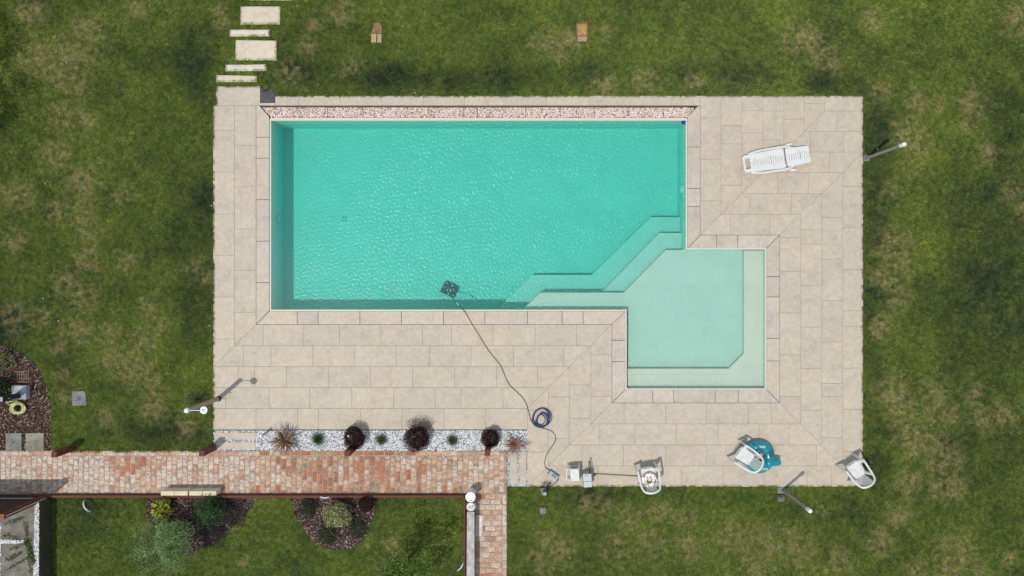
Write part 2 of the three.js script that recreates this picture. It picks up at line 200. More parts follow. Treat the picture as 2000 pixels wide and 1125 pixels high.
{
  const N = 300000, spots = [];
  const hard = hardPx.map((p) => ({ p, b: [Math.min(...p.map((q) => q[0])), Math.min(...p.map((q) => q[1])), Math.max(...p.map((q) => q[0])), Math.max(...p.map((q) => q[1]))] }));
  const free = (x, y) => !hard.some(({ p, b }) => x > b[0] && x < b[2] && y > b[1] && y < b[3] && inside(x, y, p)) && !steppers.some(([a, b, c, d]) => x > a + 1 && x < c - 1 && y > b + 1 && y < d - 1)
    && Math.hypot(x - 155, y - 778) > 13 && !(x > 726 && x < 748 && y > 42 && y < 85) && !(x > 1126 && x < 1148 && y > 45 && y < 83) && !(x > 1054 && x < 1067 && y > 951 && y < 1005 && (y < 966 || y > 991)) && !(x > 1518 && x < 1533 && y > 950 && y < 980);
  let tries = 0;
  while (spots.length < N && tries++ < 900000) { const px = rr(-30, 2030), py = rr(-30, 1160); if (free(px, py)) spots.push([px, py]); }
  // the fringe that leans over the paving edges
  const edges = [[[416, 206], [416, 838]], [[422, 168], [422, 206]], [[424, 168], [506, 168]], [[540, 187], [1686, 187]], [[1686, 187], [1686, 951]], [[1034, 951], [1686, 951]], [[110, 881], [390, 881]]];
  const fringe = [];
  for (const [a, b] of edges) { const L = Math.hypot(b[0] - a[0], b[1] - a[1]); for (let i = 0; i < L * 2.6; i++) { const t = rnd(), k = fbm(t * L / 5 + a[0], a[1] / 9, 3); if (k < 0.3 + 0.35 * rnd()) continue; fringe.push([a[0] + (b[0] - a[0]) * t + rr(-1, 1) * (a[0] === b[0] ? 0.8 : 0), a[1] + (b[1] - a[1]) * t + rr(-1, 1) * (a[0] === b[0] ? 0 : 0.8)]); } }
  for (const [a, b, c, d] of steppers) for (let i = 0; i < 130; i++) { const t = rnd(), s = rnd(); if (rnd() < 0.3) fringe.push([rnd() < 0.5 ? a : c, b + (d - b) * s]); else fringe.push([a + (c - a) * t, (rnd() < 0.35 ? b : d) + rr(-1.5, 0.5)]); }
  const m = pmat(0xffffff, 0.85, { side: THREE.DoubleSide, specularIntensity: 0.25 }), M4 = new THREE.Matrix4(), q = new THREE.Quaternion(), Y = new THREE.Vector3(0, 1, 0), col = new THREE.Color(), sc = new THREE.Vector3();
  const variants = [tuftGeo(7, 0.064, 1.15, 0.026, 0.0085), tuftGeo(7, 0.056, 1.3, 0.03, 0.0075)];
  [[variants[0], spots.filter((_, i) => i % 2 === 0)], [variants[1], spots.filter((_, i) => i % 2 === 1)], [variants[0], fringe]].forEach(([g, list], gi) => {
    const im = new THREE.InstancedMesh(g, m, list.length); im.name = numbered(gi < 2 ? 'grass' : 'grass_fringe'); im.castShadow = im.receiveShadow = true;
    list.forEach(([px, py], i) => {
      const c = lawn(px, py), k = (0.55 + 2.5 * rnd() * rnd() + 0.35 * rnd()) * (1 - 0.12 * c[3]), hgt = (gi < 2 ? rr(0.7, 1.2) : rr(0.8, 1.7)) * (1 - 0.45 * c[3]);
      q.setFromAxisAngle(Y, rr(0, 6.283)); sc.set(rr(0.9, 1.25), hgt, rr(0.9, 1.25));
      M4.compose(new THREE.Vector3(X(px), -0.035, Z(py)), q, sc); im.setMatrixAt(i, M4);
      const w = rr(-0.2, 0.2); im.setColorAt(i, col.setRGB(c[0] * k * (1 + w), c[1] * k, c[2] * k * (1 - w)));
    });
    im.userData = { kind: 'stuff', label: gi < 2 ? 'short mown grass of the lawn with dry straw patches' : 'longer grass blades leaning over the edge of the paving', category: 'grass' };
    scene.add(im);
  });
}

// ------------------------------------------------------------------ stone terrace
const stoneTones = [[204, 193, 180], [203.5, 192.5, 180], [204.5, 193, 180], [202.5, 192, 179], [205, 193.5, 179.5], [204, 192.5, 180], [205, 194, 181], [204, 192.5, 178.5]].map(([r, g, b]) => mat(lit(r * 1.075, g * 1.066, b * 1.032), 0.72, { map: stoneTex }));
const copingTones = [[205, 195, 184], [208, 197, 186], [202, 191, 180], [206, 194, 180]].map(([r, g, b]) => mat(lit(r * 1.07, g * 1.06, b * 1.04), 0.65, { map: stoneTex }));
const mortar = mat(lit(192, 177, 159), 0.95, { map: concreteTex });
const deck = structure('pool_terrace', 'pale travertine paving around the pool', 'paving');
function course(poly, axis, cuts, parent = deck, tones = stoneTones, name = 'paving_slab', gap = 0.0025) {
  const lo = Math.min(...poly.map((p) => p[axis])), hi = Math.max(...poly.map((p) => p[axis])), at = [lo - 1, ...cuts.filter((c) => c > lo + 6 && c < hi - 6), hi + 1];
  for (let i = 0; i + 1 < at.length; i++) {
    let p = clip(clip(poly, (q) => q[axis] - at[i]), (q) => at[i + 1] - q[axis]);
    p = p.filter((q, k) => { const r = p[(k + 1) % p.length]; return Math.hypot(q[0] - r[0], q[1] - r[1]) > 0.3; });
    if (p.length < 3) continue;
    const w = inset(ccw(world(p)), gap);
    mesh(name, slabGeo(w, -0.032, rr(-0.0012, 0.0012), 0.0035, [rr(0, 40), rr(0, 40)]), pick(tones), parent);
  }
}
const run = (from, to, step, ...odd) => { const a = []; let x = from, k = 0; while (x < to) { a.push(x); x += odd.length ? [step, step, odd[k % odd.length], step, step][k % 5] : step; k++; } return a; };
// courses left of the pool
course([[416, 206], [458, 206], [458, 675], [416, 716]], 1, [255, 336, 418, 499, 580, 662]);
course([[458, 206], [500, 206], [500, 634], [458, 675]], 1, [284, 365, 447, 528, 610]);
// courses below the main pool, left of the shallow pool; the first is cut on the mitre at both ends
course([[500, 634], [1195, 634], [1154, 675], [458, 675]], 0, [514, 592, 663, 744, 825, 882, 963, 1045, 1126]);
course([[458, 675], [1154, 675], [1112, 716], [416, 716]], 0, [475, 529, 611, 692, 774, 839, 920, 1003, 1101]);
course([[416, 716], [1112, 716], [1071, 757], [416, 757]], 0, [465, 497, 559, 642, 724, 806, 888, 970, 1050]);
course([[416, 757], [1071, 757], [1030, 798], [416, 798]], 0, [440, 526, 605, 687, 769, 850, 900, 982]);
course([[416, 798], [1030, 798], [1030, 839], [416, 839]], 0, [500, 581, 622, 704, 785, 867, 948]);
course([[1154, 675], [1195, 634], [1195, 787], [1154, 828]], 1, [693, 774]);
course([[1112, 716], [1154, 675], [1154, 828], [1112, 869]], 1, [752, 817]);
course([[1071, 757], [1112, 716], [1112, 869], [1071, 910]], 1, [775, 856]);
course([[1030, 798], [1071, 757], [1071, 910], [1030, 951]], 1, [801, 883]);
// courses below the shallow pool
course([[1195, 787], [1523, 787], [1564, 828], [1154, 828]], 0, [1219, 1300, 1380, 1462, 1507]);
course([[1154, 828], [1564, 828], [1605, 869], [1112, 869]], 0, [1170, 1240, 1321, 1403, 1484, 1541]);
course([[1112, 869], [1605, 869], [1646, 910], [1071, 910]], 0, [1137, 1218, 1300, 1380, 1462, 1514, 1595]);
course([[1071, 910], [1646, 910], [1686, 951], [1030, 951]], 0, [1087, 1168, 1250, 1331, 1412, 1494, 1576, 1624]);
// columns right of the shallow pool
course([[1523, 459], [1564, 418], [1564, 828], [1523, 787]], 1, [464, 530, 611, 693, 774]);
course([[1564, 418], [1605, 378], [1605, 869], [1564, 828]], 1, [448, 477, 558, 639, 720, 801]);
course([[1605, 378], [1646, 337], [1646, 910], [1605, 869]], 1, [425, 506, 587, 668, 749, 774, 855]);
course([[1646, 337], [1686, 297], [1686, 951], [1646, 910]], 1, [364, 445, 526, 607, 638, 719, 800, 882]);
// top right corner: columns, then courses on the mitre
course([[1368, 187], [1408.5, 187], [1408.5, 418.5], [1368, 459]], 1, [230.5, 311, 392]);
course([[1408.5, 187], [1449, 187], [1449, 378], [1408.5, 418.5]], 1, [245, 281, 362]);
course([[1449, 187], [1490, 187], [1490, 337], [1449, 378]], 1, [216, 259, 340]);
course([[1490, 187], [1531, 187], [1531, 297], [1490, 337]], 1, [217, 273]);
course([[1531, 187], [1571, 187], [1571, 256.5], [1531, 297]], 1, [233]);
course([[1571, 187], [1611, 187], [1611, 216.5], [1571, 256.5]], 1, [202]);
course([[1611, 187], [1686, 187], [1686, 216.5], [1611, 216.5]], 0, []);
course([[1611, 216.5], [1686, 216.5], [1686, 256.5], [1571, 256.5]], 0, [1635]);
course([[1571, 256.5], [1686, 256.5], [1686, 297], [1531, 297]], 0, [1583, 1647]);
course([[1531, 297], [1686, 297], [1646, 337], [1490, 337]], 0, [1620]);
course([[1490, 337], [1646, 337], [1605, 378], [1449, 378]], 0, [1519, 1579]);
course([[1449, 378], [1605, 378], [1564, 418.5], [1408.5, 418.5]], 0, [1465, 1546]);
course([[1408.5, 418.5], [1564, 418.5], [1523, 459], [1368, 459]], 0, [1427, 1504]);
// strip above the pebble channel and the entrance block
course([[508, 201], [537, 201], [537, 187], [1368, 187], [1368, 206], [508, 206]].slice(0, 0).concat([[537.5, 187], [1368, 187], [1368, 206], [537.5, 206]]), 0, [583.5, 664.5, 745.5, 826.5, 907, 988, 1068, 1150, 1231, 1312]);
course([[508, 201], [537.5, 201], [537.5, 206], [508, 206]], 0, []);
course([[422, 168], [508, 168], [508, 206], [422, 206]], 0, []);
mesh('mortar_bed', blockGeo(world([[417, 207], [423, 207], [423, 169], [508, 169], [508, 188], [1685, 188], [1685, 950], [1031, 950], [1031, 838], [417, 838]]), -0.09, -0.014, [world([[498.6, 206.4], [1369, 206.4], [1369, 458], [1524, 458], [1524, 788], [1194, 788], [1194, 635], [498.6, 635]].reverse())]), mortar, deck);

// ------------------------------------------------------------------ pool: coping, channel, basin, water
const coping = structure('pool_coping', 'pale stone coping around the pool edge', 'coping');
const cop = (p, a, c) => course(p, a, c, coping, copingTones, 'coping_slab', 0.0065);
cop([[500, 206], [507, 206], [526, 228], [526, 607], [500, 634]], 1, [268, 309, 390, 471, 552]);
cop([[500, 634], [526, 607.5], [1222, 607.5], [1195, 634]], 0, [580.5, 621.5, 703, 784, 866, 947, 1030, 1098, 1139]);
cop([[1195, 634], [1221.5, 607.5], [1221.5, 761], [1195, 787]], 1, [665, 706]);
cop([[1195, 787], [1221.5, 761], [1497.5, 761], [1523, 787]], 0, [1275, 1316, 1397, 1442]);
cop([[1523, 787], [1497.5, 761], [1497.5, 485], [1523, 459]], 1, [540, 580, 661, 705]);
cop([[1523, 459], [1497.5, 485], [1342.5, 485], [1368, 459]], 0, [1400, 1441]);
cop([[1368, 459], [1342.5, 485], [1342.5, 228], [1363, 207], [1368, 207]], 1, [287, 368, 403]);
mesh('mortar_bed', blockGeo(world([[498.8, 206.5], [1368.9, 206.5], [1368.9, 458.1], [1523.9, 458.1], [1523.9, 787.9], [1194.1, 787.9], [1194.1, 634.9], [498.8, 634.9]]), -0.09, -0.018, [world([[525, 206.9], [1343.5, 206.9], [1343.5, 484], [1498.5, 484], [1498.5, 762], [1220.5, 762], [1220.5, 608.5], [525, 608.5]].reverse())]), mat(lit(88, 82, 76), 0.95, { map: concreteTex }), coping);

const pebbleGeos = [0, 1, 2].map(() => { const g = new THREE.IcosahedronGeometry(1, 1), p = g.attributes.position; const a = rr(0, 9), s = [rr(0.8, 1.1), rr(0.55, 0.75), rr(0.65, 0.95)]; for (let i = 0; i < p.count; i++) { const x = p.getX(i), y = p.getY(i), z = p.getZ(i), k = 0.86 + 0.3 * Math.abs(vnoise(x * 1.6 + a, z * 1.6 + y * 1.3)); p.setXYZ(i, x * s[0] * k, y * s[1] * k, z * s[2] * k); } g.computeVertexNormals(); return g; });
function scatter(name, label, category, poly, h, n, size, colors, parent, geos, flatness = 1, layers = 0.014, rough = 0.8) {
  const list = []; const xs = poly.map((p) => p[0]), ys = poly.map((p) => p[1]); let t = 0;
  while (list.length < n && t++ < n * 30) { const px = rr(Math.min(...xs), Math.max(...xs)), py = rr(Math.min(...ys), Math.max(...ys)); if (inside(px, py, poly)) list.push([px, py]); }
  geos.forEach((g, gi) => {
    const part = list.filter((_, i) => i % geos.length === gi), im = new THREE.InstancedMesh(g, mat(0xffffff, rough), part.length), M4 = new THREE.Matrix4(), q = new THREE.Quaternion(), e = new THREE.Euler(), c = new THREE.Color();
    im.castShadow = im.receiveShadow = true; im.name = parent === scene ? numbered(name) : name;
    part.forEach(([px, py], i) => { const s = rr(size[0], size[1]); e.set(rr(-0.5, 0.5) * flatness, rr(0, 6.28), rr(-0.5, 0.5) * flatness); q.setFromEuler(e); M4.compose(new THREE.Vector3(X(px), h + rr(-1, 1) * layers, Z(py)), q, new THREE.Vector3(s, s, s)); im.setMatrixAt(i, M4); const k = pick(colors), v = rr(0.88, 1.12); c.setRGB(Math.min(0.85, lin(k[0]) / 1.3 * v), Math.min(0.85, lin(k[1]) / 1.3 * v), Math.min(0.85, lin(k[2]) / 1.3 * v)); im.setColorAt(i, c); });
    im.userData = { kind: 'stuff', ...(parent === scene ? { label, category } : {}) };
    parent.add(im);
  });
}
{
  const ch = structure('overflow_channel', 'pebble filled overflow channel along the pool', 'channel');
  const p = [[507, 207.5], [1363, 208], [1342, 229.5], [527, 229.5]];
  mesh('channel_bed', blockGeo(ccw(world([[507.5, 206.5], [1362.5, 207], [1341.5, 230], [527.5, 230]])), -0.12, -0.03), mat(lit(176, 156, 142), 0.95, { map: concreteTex }), ch);
  scatter('pebbles', '', '', [[513, 210], [1358, 210.5], [1341, 229], [529, 229]], -0.014, 9500, [0.014, 0.023], [[240, 222, 210], [245, 232, 224], [232, 204, 188], [222, 186, 168], [250, 242, 237], [242, 216, 200], [212, 172, 152], [206, 178, 162], [248, 236, 226]], ch, pebbleGeos, 1.2, 0.006, 0.6);
  const dark = mat(lit(74, 70, 68), 0.6);
  mesh('channel_edge', box(X(1362) - X(508), 0.05, 0.012, (X(508) + X(1362)) / 2, -0.02, Z(207.6)), dark, ch);
  const diag = (a, b) => { const A = V(...a), B = V(...b), g = box(A.distanceTo(B), 0.05, 0.012); g.rotateY(-Math.atan2(B.z - A.z, B.x - A.x)); g.translate((A.x + B.x) / 2, -0.02, (A.z + B.z) / 2); return g; };
  mesh('channel_edge', diag([507.5, 207.5], [527, 229]), dark, ch);
  for (const x of [640, 709, 776, 843, 905, 932, 959, 1026.5, 1094, 1161, 1228, 1295]) mesh('divider_bar', box(x === 932 ? 0.02 : 0.01, 0.05, 0.29, X(x), x === 932 || x > 900 ? -0.018 : -0.024, Z(219)), dark, ch);
}
const ring = (o) => { const w = [[529 - o, 235 - o], [1340 + o, 235 - o], [1340 + o, 487 - o], [1495 + o, 487 - o], [1495 + o, 759 + o], [1224 - o, 759 + o], [1224 - o, 605 + o], [529 - o, 605 + o]]; return world(w); };
const FL = -1.05, WL = -0.05;                                  // pool floor and water level
const linerC = new THREE.Color().setRGB(0.65, 0.54, 0.45);
const liner = mat(linerC, 0.7, { map: linerTex }), bounceTintLiner = mat(new THREE.Color().setRGB(0.44, 0.68, 0.6), 0.6, { map: linerTex }), rimMat = mat(lit(224, 220, 203), 0.5);  // wall colour brightened and shifted to teal, imitating light bounced within the water
const basin = structure('pool_basin', 'cream lined swimming pool with steps and shallow lounge shelf', 'swimming pool');
mesh('pool_wall', blockGeo(ring(14), FL - 0.1, -0.1, [ring(0).reverse()]), bounceTintLiner, basin);
mesh('pool_floor', blockGeo(world([[520, 226], [1500, 226], [1500, 765], [520, 765]]), FL - 0.12, FL), liner, basin);
mesh('pool_rim', blockGeo(ring(2.6), -0.1, -0.012, [ring(-0.2).reverse()], 0.004), rimMat, basin);
mesh('overflow_lip', blockGeo(world([[527.5, 230], [1341.5, 230], [1341.5, 232.4], [527.5, 232.4]]), -0.1, -0.006, [], 0.004), rimMat, basin);
const stepTop = [-0.79, -0.57, -0.36], benchTop = -0.21;
const st = (name, pts, top) => mesh(name, blockGeo(world(pts, top), FL + 0.0, top, [], 0.006), liner, basin);
st('pool_step', [[985, 590], [1040, 537], [1155, 537], [1271, 424], [1339, 424], [1339, 605], [972, 605]], stepTop[0]);
st('pool_step', [[1024, 601], [1056, 569.5], [1176, 569.5], [1287, 455], [1339, 455], [1339, 606], [1018, 606]], stepTop[1]);
st('shelf_floor', [[1024, 601.5], [1056, 571.5], [1218, 571.5], [1300, 488], [1492, 488], [1492, 757], [1226, 757], [1226, 606], [1019, 606]], stepTop[2]);
st('shelf_bench', [[1453, 489], [1493, 489], [1493, 757.5], [1226, 757.5], [1226, 720], [1423, 720], [1453, 690]], benchTop);
{
  const white = mat(lit(225, 235, 235), 0.35), grey = mat(lit(206, 220, 216), 0.4);
  const disc = (px, y, py, side) => { const g = merged([new THREE.CylinderGeometry(0.13, 0.13, 0.03, 32), new THREE.TorusGeometry(0.125, 0.016, 8, 32).rotateX(Math.PI / 2).translate(0, 0.015, 0)]); g.rotateZ(-side * Math.PI / 2); g.translate(X(px) + side * 0.015, y, Z(py)); const o = mesh('underwater_light', g, grey, basin); const l = new THREE.SphereGeometry(0.1, 24, 10, 0, 6.283, 0, 1.57).scale(1, 0.25, 1); l.rotateZ(-side * Math.PI / 2); l.translate(X(px) + side * 0.03, y, Z(py)); mesh('lens', l, white, o); };
  disc(529, -0.58, 424, 1); disc(1340, -0.45, 365, -1);
  const d = mesh('floor_drain', cyl(0.1, 0.09, 0.03, X(672, FL), FL + 0.015, Z(428, FL), 28), mat(lit(215, 218, 205), 0.5), basin);
  for (let i = 0; i < 8; i++) { const a = i * Math.PI / 4, g = box(0.045, 0.012, 0.016); g.rotateY(-a); g.translate(X(672, FL) + Math.cos(a) * 0.06, FL + 0.03, Z(428, FL) + Math.sin(a) * 0.06); mesh('drain_slot', g, mat(lit(40, 60, 70), 0.6), d); }
}
{
  // water: a clear body that takes its colour from the depth the light has crossed, and the rippled surface on top of it
  const wt = structure('pool_water', 'clear turquoise pool water with small ripples', 'water');
  const body = pmat(0xffffff, 0.0, { transmission: 1, thickness: 1, ior: 1.33, attenuationColor: new THREE.Color().setRGB(0.345, 0.935, 0.92), attenuationDistance: 1.0, transparent: true, opacity: 0.02 });
  mesh('water_body', blockGeo(ring(1.5), FL - 0.04, WL - 0.008), body, wt);
  const TW = 2048, TH = 1112, x0 = X(525), x1 = X(1499), z0 = Z(231), z1 = Z(763), d = new Float32Array(TW * TH), waves = [];
  for (let i = 0; i < 46; i++) { const a = rr(0, 6.283), l = i < 20 ? rr(0.09, 0.16) : rr(0.055, 0.09); waves.push([Math.cos(a) * 6.283 / l, Math.sin(a) * 6.283 / l, rr(0, 6.28), l * rr(0.5, 1.2), i < 20 ? 0 : 1]); }
  const wk = Float64Array.from(waves, (w) => w[0]), wm = Float64Array.from(waves, (w) => w[1]), wp = Float64Array.from(waves, (w) => w[2]), wl = Float64Array.from(waves, (w) => w[3]);
  const drops = [[739, 381, 26, 0.0022], [1385, 640, 40, 0.0026], [1300, 670, 18, 0.0014]];
  const COS = Float32Array.from({ length: 4096 }, (_, i) => Math.cos(i / 651.8986469));
  let big = 0;
  for (let j = 0; j < TH; j++) for (let i = 0; i < TW; i++) {
    const x = x0 + (x1 - x0) * (i + 0.5) / TW, z = z1 - (z1 - z0) * (j + 0.5) / TH, px = PX(x), py = PY(z);
    if ((px > 1350 && py < 478) || (px < 1214 && py > 614)) continue;
    const wx = x + 0.16 * fbm(x * 1.7, z * 1.7 + 4, 2), wz = z + 0.16 * fbm(x * 1.7 + 9, z * 1.7, 2);
    const m = fbm(x * 0.55 + 30, z * 0.75, 3), a1 = Math.exp(-(((px - 870) / 120) ** 2 + ((py - 370) / 110) ** 2)), shelf = smooth(1180, 1300, px) * smooth(470, 520, py);
    const A = 0.42 + 1.15 * a1 + 0.9 * (m - 0.45) * (1 - shelf), B = 0.55 + 0.35 * a1 + 0.4 * (m - 0.5) + 0.25 * Math.exp(-(((px - 1385) / 70) ** 2 + ((py - 650) / 60) ** 2));
    let h0 = 0, h1 = 0; for (let q = 0; q < 46; q++) { const w = wl[q] * COS[((wk[q] * wx + wm[q] * wz + wp[q]) * 651.8986469 + 4096000) & 4095]; if (q < 20) h0 += w; else h1 += w; }
    let h = (h0 * Math.max(0.12, A) * (1 - 0.6 * shelf) + h1 * Math.max(0.1, B)) * 0.0076 * (1 + 0.5 * (1 - smooth(235, 430, py))) * (1 - 0.75 * smooth(582, 592, py) * (1 - smooth(990, 1030, px))) * (0.12 + 0.6 * smooth(566, 590, px) + 0.2 * smooth(580, 760, px) * (1 - 0.4 * smooth(520, 600, py) * (1 - smooth(980, 1100, px))) + 1.05 * smooth(760, 1300, px) + 1.7 * shelf);
    for (const [cx, cy, r, k] of drops) { const q = Math.hypot(px - cx, py - cy); if (q < r * 2) h += k * Math.cos(q / 1.7) * Math.exp(-((q / r) ** 2)); }
    d[j * TW + i] = h; big = Math.max(big, Math.abs(h));
  }
  for (let i = 0; i < d.length; i++) d[i] = 0.5 + 0.5 * d[i] / big;
  const t = new THREE.DataTexture(d, TW, TH, THREE.RedFormat, THREE.FloatType); t.magFilter = THREE.LinearFilter; t.needsUpdate = true;
  const g = sheetGeo(ring(0.1), WL), p = g.attributes.position, uv = g.attributes.uv;
  for (let i = 0; i < p.count; i++) uv.setXY(i, (p.getX(i) - x0) / (x1 - x0), (z1 - p.getZ(i)) / (z1 - z0));
  mesh('water_surface', g, pmat(0xffffff, 0.34, { transmission: 1, thickness: 0, ior: 1.333, specularIntensity: 0.75, bumpMap: t, bumpScale: 2 * big }), wt);
}

// ------------------------------------------------------------------ brick path
{
  const path = structure('brick_path', 'old red brick path with pale lime haze', 'path');
  const tones = { pale: [[213, 192, 176], [209, 188, 172], [215, 195, 180], [206, 186, 171]], pink: [[203, 170, 147], [197, 162, 138], [206, 174, 152], [192, 160, 138]], red: [[184, 124, 95], [180, 116, 86], [190, 134, 104], [174, 120, 96]], brown: [[178, 153, 132], [170, 146, 124]] };
  const mats = Object.fromEntries(Object.entries(tones).map(([k, v]) => [k, v.map(([r, g, b]) => mat(lit(r * (k === 'pale' ? 1.12 : 1.15), g * (k === 'pale' ? 1.09 : 1.11), b * (k === 'pale' ? 1.07 : 1.08)), 0.9, { map: brickTex }))]));
  const geoms = {}; const brickGeo = (w, d) => { const k = `${Math.round(w * 2)}_${Math.round(d * 2)}`; return geoms[k] ??= [0, 1, 2].map(() => { const a = w / S / 2, b = d / S / 2; return slabGeo(ccw([[-a, -b], [a, -b], [a, b], [-a, b]]), -0.03, 0, 0.005, [rr(0, 9), rr(0, 9)]); }); };
  const bricks = [];
  const add = (cx, cy, w, d) => {
    const k = fbm(cx / 60 + 8, cy / 26, 3), red = 0.22 + 0.34 * smooth(420, 640, cx) * (1 - smooth(760, 960, cx)) + 0.55 * Math.exp(-(((cx - 265) / 55) ** 2 + ((cy - 905) / 24) ** 2)) + 0.18 * smooth(925, 960, cy) * smooth(480, 560, cx) * (1 - smooth(800, 900, cx)) + 0.45 * (k - 0.5) + rr(-0.28, 0.28) + (cy > 965 ? 0.1 : 0) - (cx < 200 ? 0.2 : 0);
    const tone = red > 0.63 ? 'red' : red > 0.36 ? (rnd() < 0.15 ? 'brown' : 'pink') : (rnd() < 0.25 ? 'pink' : 'pale');
    const j = tone === 'red' ? 1.1 : red > 0.5 ? 0.9 : 0; bricks.push({ cx, cy, w: w - j, d: d - j, m: pick(mats[tone]) });
  };
  const J = 1.05;
  for (let x = -50, i = 0; x < 985; x += 10.15, i++) for (let y = 890.5 - (i % 2 ? 10 : 0) - (i % 4 > 1 ? 4 : 0); y < 964; y += 20.3) { const a = Math.max(y, 890.5), b = Math.min(y + 20.3, 964.5); if (b - a > 4 && !(y > 962)) add(x + 5.07, (a + b) / 2, 10.15 - J, b - a - J); }
  for (let x = -45; x < 985; x += 20.4) add(x + 10.2 - Math.max(0, x + 20.4 - 990) / 2, 885.4, Math.min(20.4, 990 - x) - J, 9.6 - J);
  for (let y = 964.6, i = 0; y < 1160; y += 10.35, i++) { for (let x = 927 - (i % 2 ? 10 : 0); x < 981; x += 20.3) { const a = Math.max(x, 927), b = Math.min(x + 20.3, 981); if (b - a > 4) add((a + b) / 2, y + 5.2, b - a - J, 10.35 - J); } if (i % 2 === 0) add(985.6, y + 10.3, 8.6 - J, 20.7 - J); }
  bricks.sort((a, b) => (b.w * b.d + (b.cx > 200 ? 40 : 0)) - (a.w * a.d + (a.cx > 200 ? 40 : 0)));
  const rest = new Map();
  bricks.forEach((b, i) => {
    const g = pick(brickGeo(b.w, b.d)), p = new THREE.Vector3(X(b.cx) + rr(-1, 1) * 0.002, rr(-0.004, 0.002), Z(b.cy) + rr(-1, 1) * 0.002), a = rr(-0.012, 0.012);
    if (i < 300) { const o = mesh('brick', g, b.m, path); o.position.copy(p); o.rotation.y = a; return; }
    if (!rest.has(b.m)) rest.set(b.m, []); rest.get(b.m).push(g.clone().rotateY(a).translate(p.x, p.y, p.z));
  });
  const gs = [], ms = []; for (const [m, l] of rest) { gs.push(mergeGeometries(l)); ms.push(m); }
  const o = mesh('remaining_bricks', mergeGeometries(gs, true), ms, path); o.userData = { kind: 'stuff' };
  mesh('mortar_bed', blockGeo(world([[-60, 880.5], [990, 880.5], [990, 1180], [926.5, 1180], [926.5, 966], [-60, 966]]), -0.09, -0.006), mat(lit(214, 194, 175), 0.95, { map: concreteTex }), path);
}

// ------------------------------------------------------------------ rusted steel edging
const rust = mat(lit(140, 84, 62), 0.85, { map: rustTex });
{
  const t = thing('steel_edging', 'long rusted steel edging along the brick path beside the lower lawn', 'edging');
  const h = 0.17;
  const plate = box(X(909) - X(60), h, 0.03, (X(909) + X(60)) / 2, h / 2 - 0.04, Z(965.3) + 0.01), lip = box(X(909) - X(60), 0.012, 0.06, (X(909) + X(60)) / 2, h - 0.034, Z(965.3) + 0.03);
  mesh('plate', plate, rust, t); mesh('top_flange', lip, rust, t);
  const t2 = thing('steel_edging', 'short rusted steel edging between the lower lawn and the weathered bench', 'edging');
  mesh('plate', box(0.03, h, Z(1180) - Z(966), X(908), h / 2 - 0.04, (Z(1180) + Z(966)) / 2), rust, t2); mesh('top_flange', box(0.05, 0.012, Z(1180) - Z(966), X(908), h - 0.034, (Z(1180) + Z(966)) / 2), rust, t2);
}

// ------------------------------------------------------------------ white gravel bed with paving strips
{
  const bed = structure('gravel_bed_base', 'pale bed below the white gravel', 'ground');
  mesh('bed', blockGeo(world([[417, 840], [1030.5, 840], [1030.5, 951], [991, 951], [991, 880], [417, 880]]), -0.09, -0.03), mat(lit(204, 202, 198), 0.95, { map: concreteTex }), bed);
  const white = [[240, 240, 238], [232, 233, 232], [244, 243, 241], [222, 223, 224], [204, 206, 208], [236, 236, 235], [176, 180, 186], [244, 246, 248], [248, 248, 250], [236, 238, 242], [132, 134, 138]];
  scatter('white_gravel', 'white marble gravel in the strip planted with shrubs', 'gravel', [[500, 841], [1030, 841], [1030, 880], [500, 880]], -0.012, 14000, [0.014, 0.024], white, scene, pebbleGeos, 1.3, 0.008, 0.65);
  scatter('white_gravel', 'white marble gravel between the paving strips by the lawn', 'gravel', [[417, 841], [500, 841], [500, 880], [417, 880]], -0.014, 1500, [0.013, 0.022], white, scene, [pebbleGeos[0]], 1.3, 0.007, 0.65);
  scatter('white_gravel', 'white marble gravel between the paving strips beside the brick path', 'gravel', [[991, 880], [1030, 880], [1030, 950], [991, 950]], -0.014, 1300, [0.013, 0.022], white, scene, [pebbleGeos[1]], 1.3, 0.007, 0.65);
  const strip = (a, b, c, d, label) => { const o = mesh('paving_strip', slabGeo(ccw(world([[a, b], [c, b], [c, d], [a, d]])), -0.04, 0.006, 0.004, [rr(0, 9), rr(0, 9)]), pick(stoneTones)); tag(o, label, 'paving', 'paving strips set in white gravel'); };
  strip(418.5, 845, 499.5, 858.5, 'narrow beige paving strip in white gravel, next to the terrace slabs'); strip(420, 864, 499.5, 877, 'narrow beige paving strip in white gravel, next to the brick path edge');
  strip(995.5, 882, 1010, 946.5, 'beige paving strip in white gravel, along the end of the brick path'); strip(1015, 882, 1028, 946.5, 'beige paving strip in white gravel, along the terrace slabs by the cable');
}

// ------------------------------------------------------------------ stepping stones
steppers.forEach(([a, b, c, d], i) => {
  const jag = (x, y) => [x + rr(-0.5, 0.5), y + rr(-0.5, 0.5)];
  const o = mesh('stepping_stone', slabGeo(ccw(world([jag(a, b), jag(c, b + (i % 2 ? 1 : 0)), jag(c, d), jag(a, d)])), -0.06, 0.004, 0.006, [rr(0, 9), rr(0, 9)]), mat(lit(i % 2 ? 238 : 244, i % 2 ? 224 : 233, i % 2 ? 200 : 214), 0.8, { map: stoneTex }));
  const wide = d - b > 30;
  tag(o, wide ? (i === 1 ? 'wide cream stepping stone in the lawn, farther from the terrace' : 'wide cream stepping stone in the lawn, nearer to the terrace') : ['narrow cream stepping stone at the far end of the row in the lawn', '', 'narrow cream stepping stone between the two wide stepping stones', '', 'narrow cream stepping stone just below a wide stepping stone, second from the terrace', 'narrow cream stepping stone next to the terrace entrance slab'][i], 'stepping stone', 'stepping stones in the lawn');
});

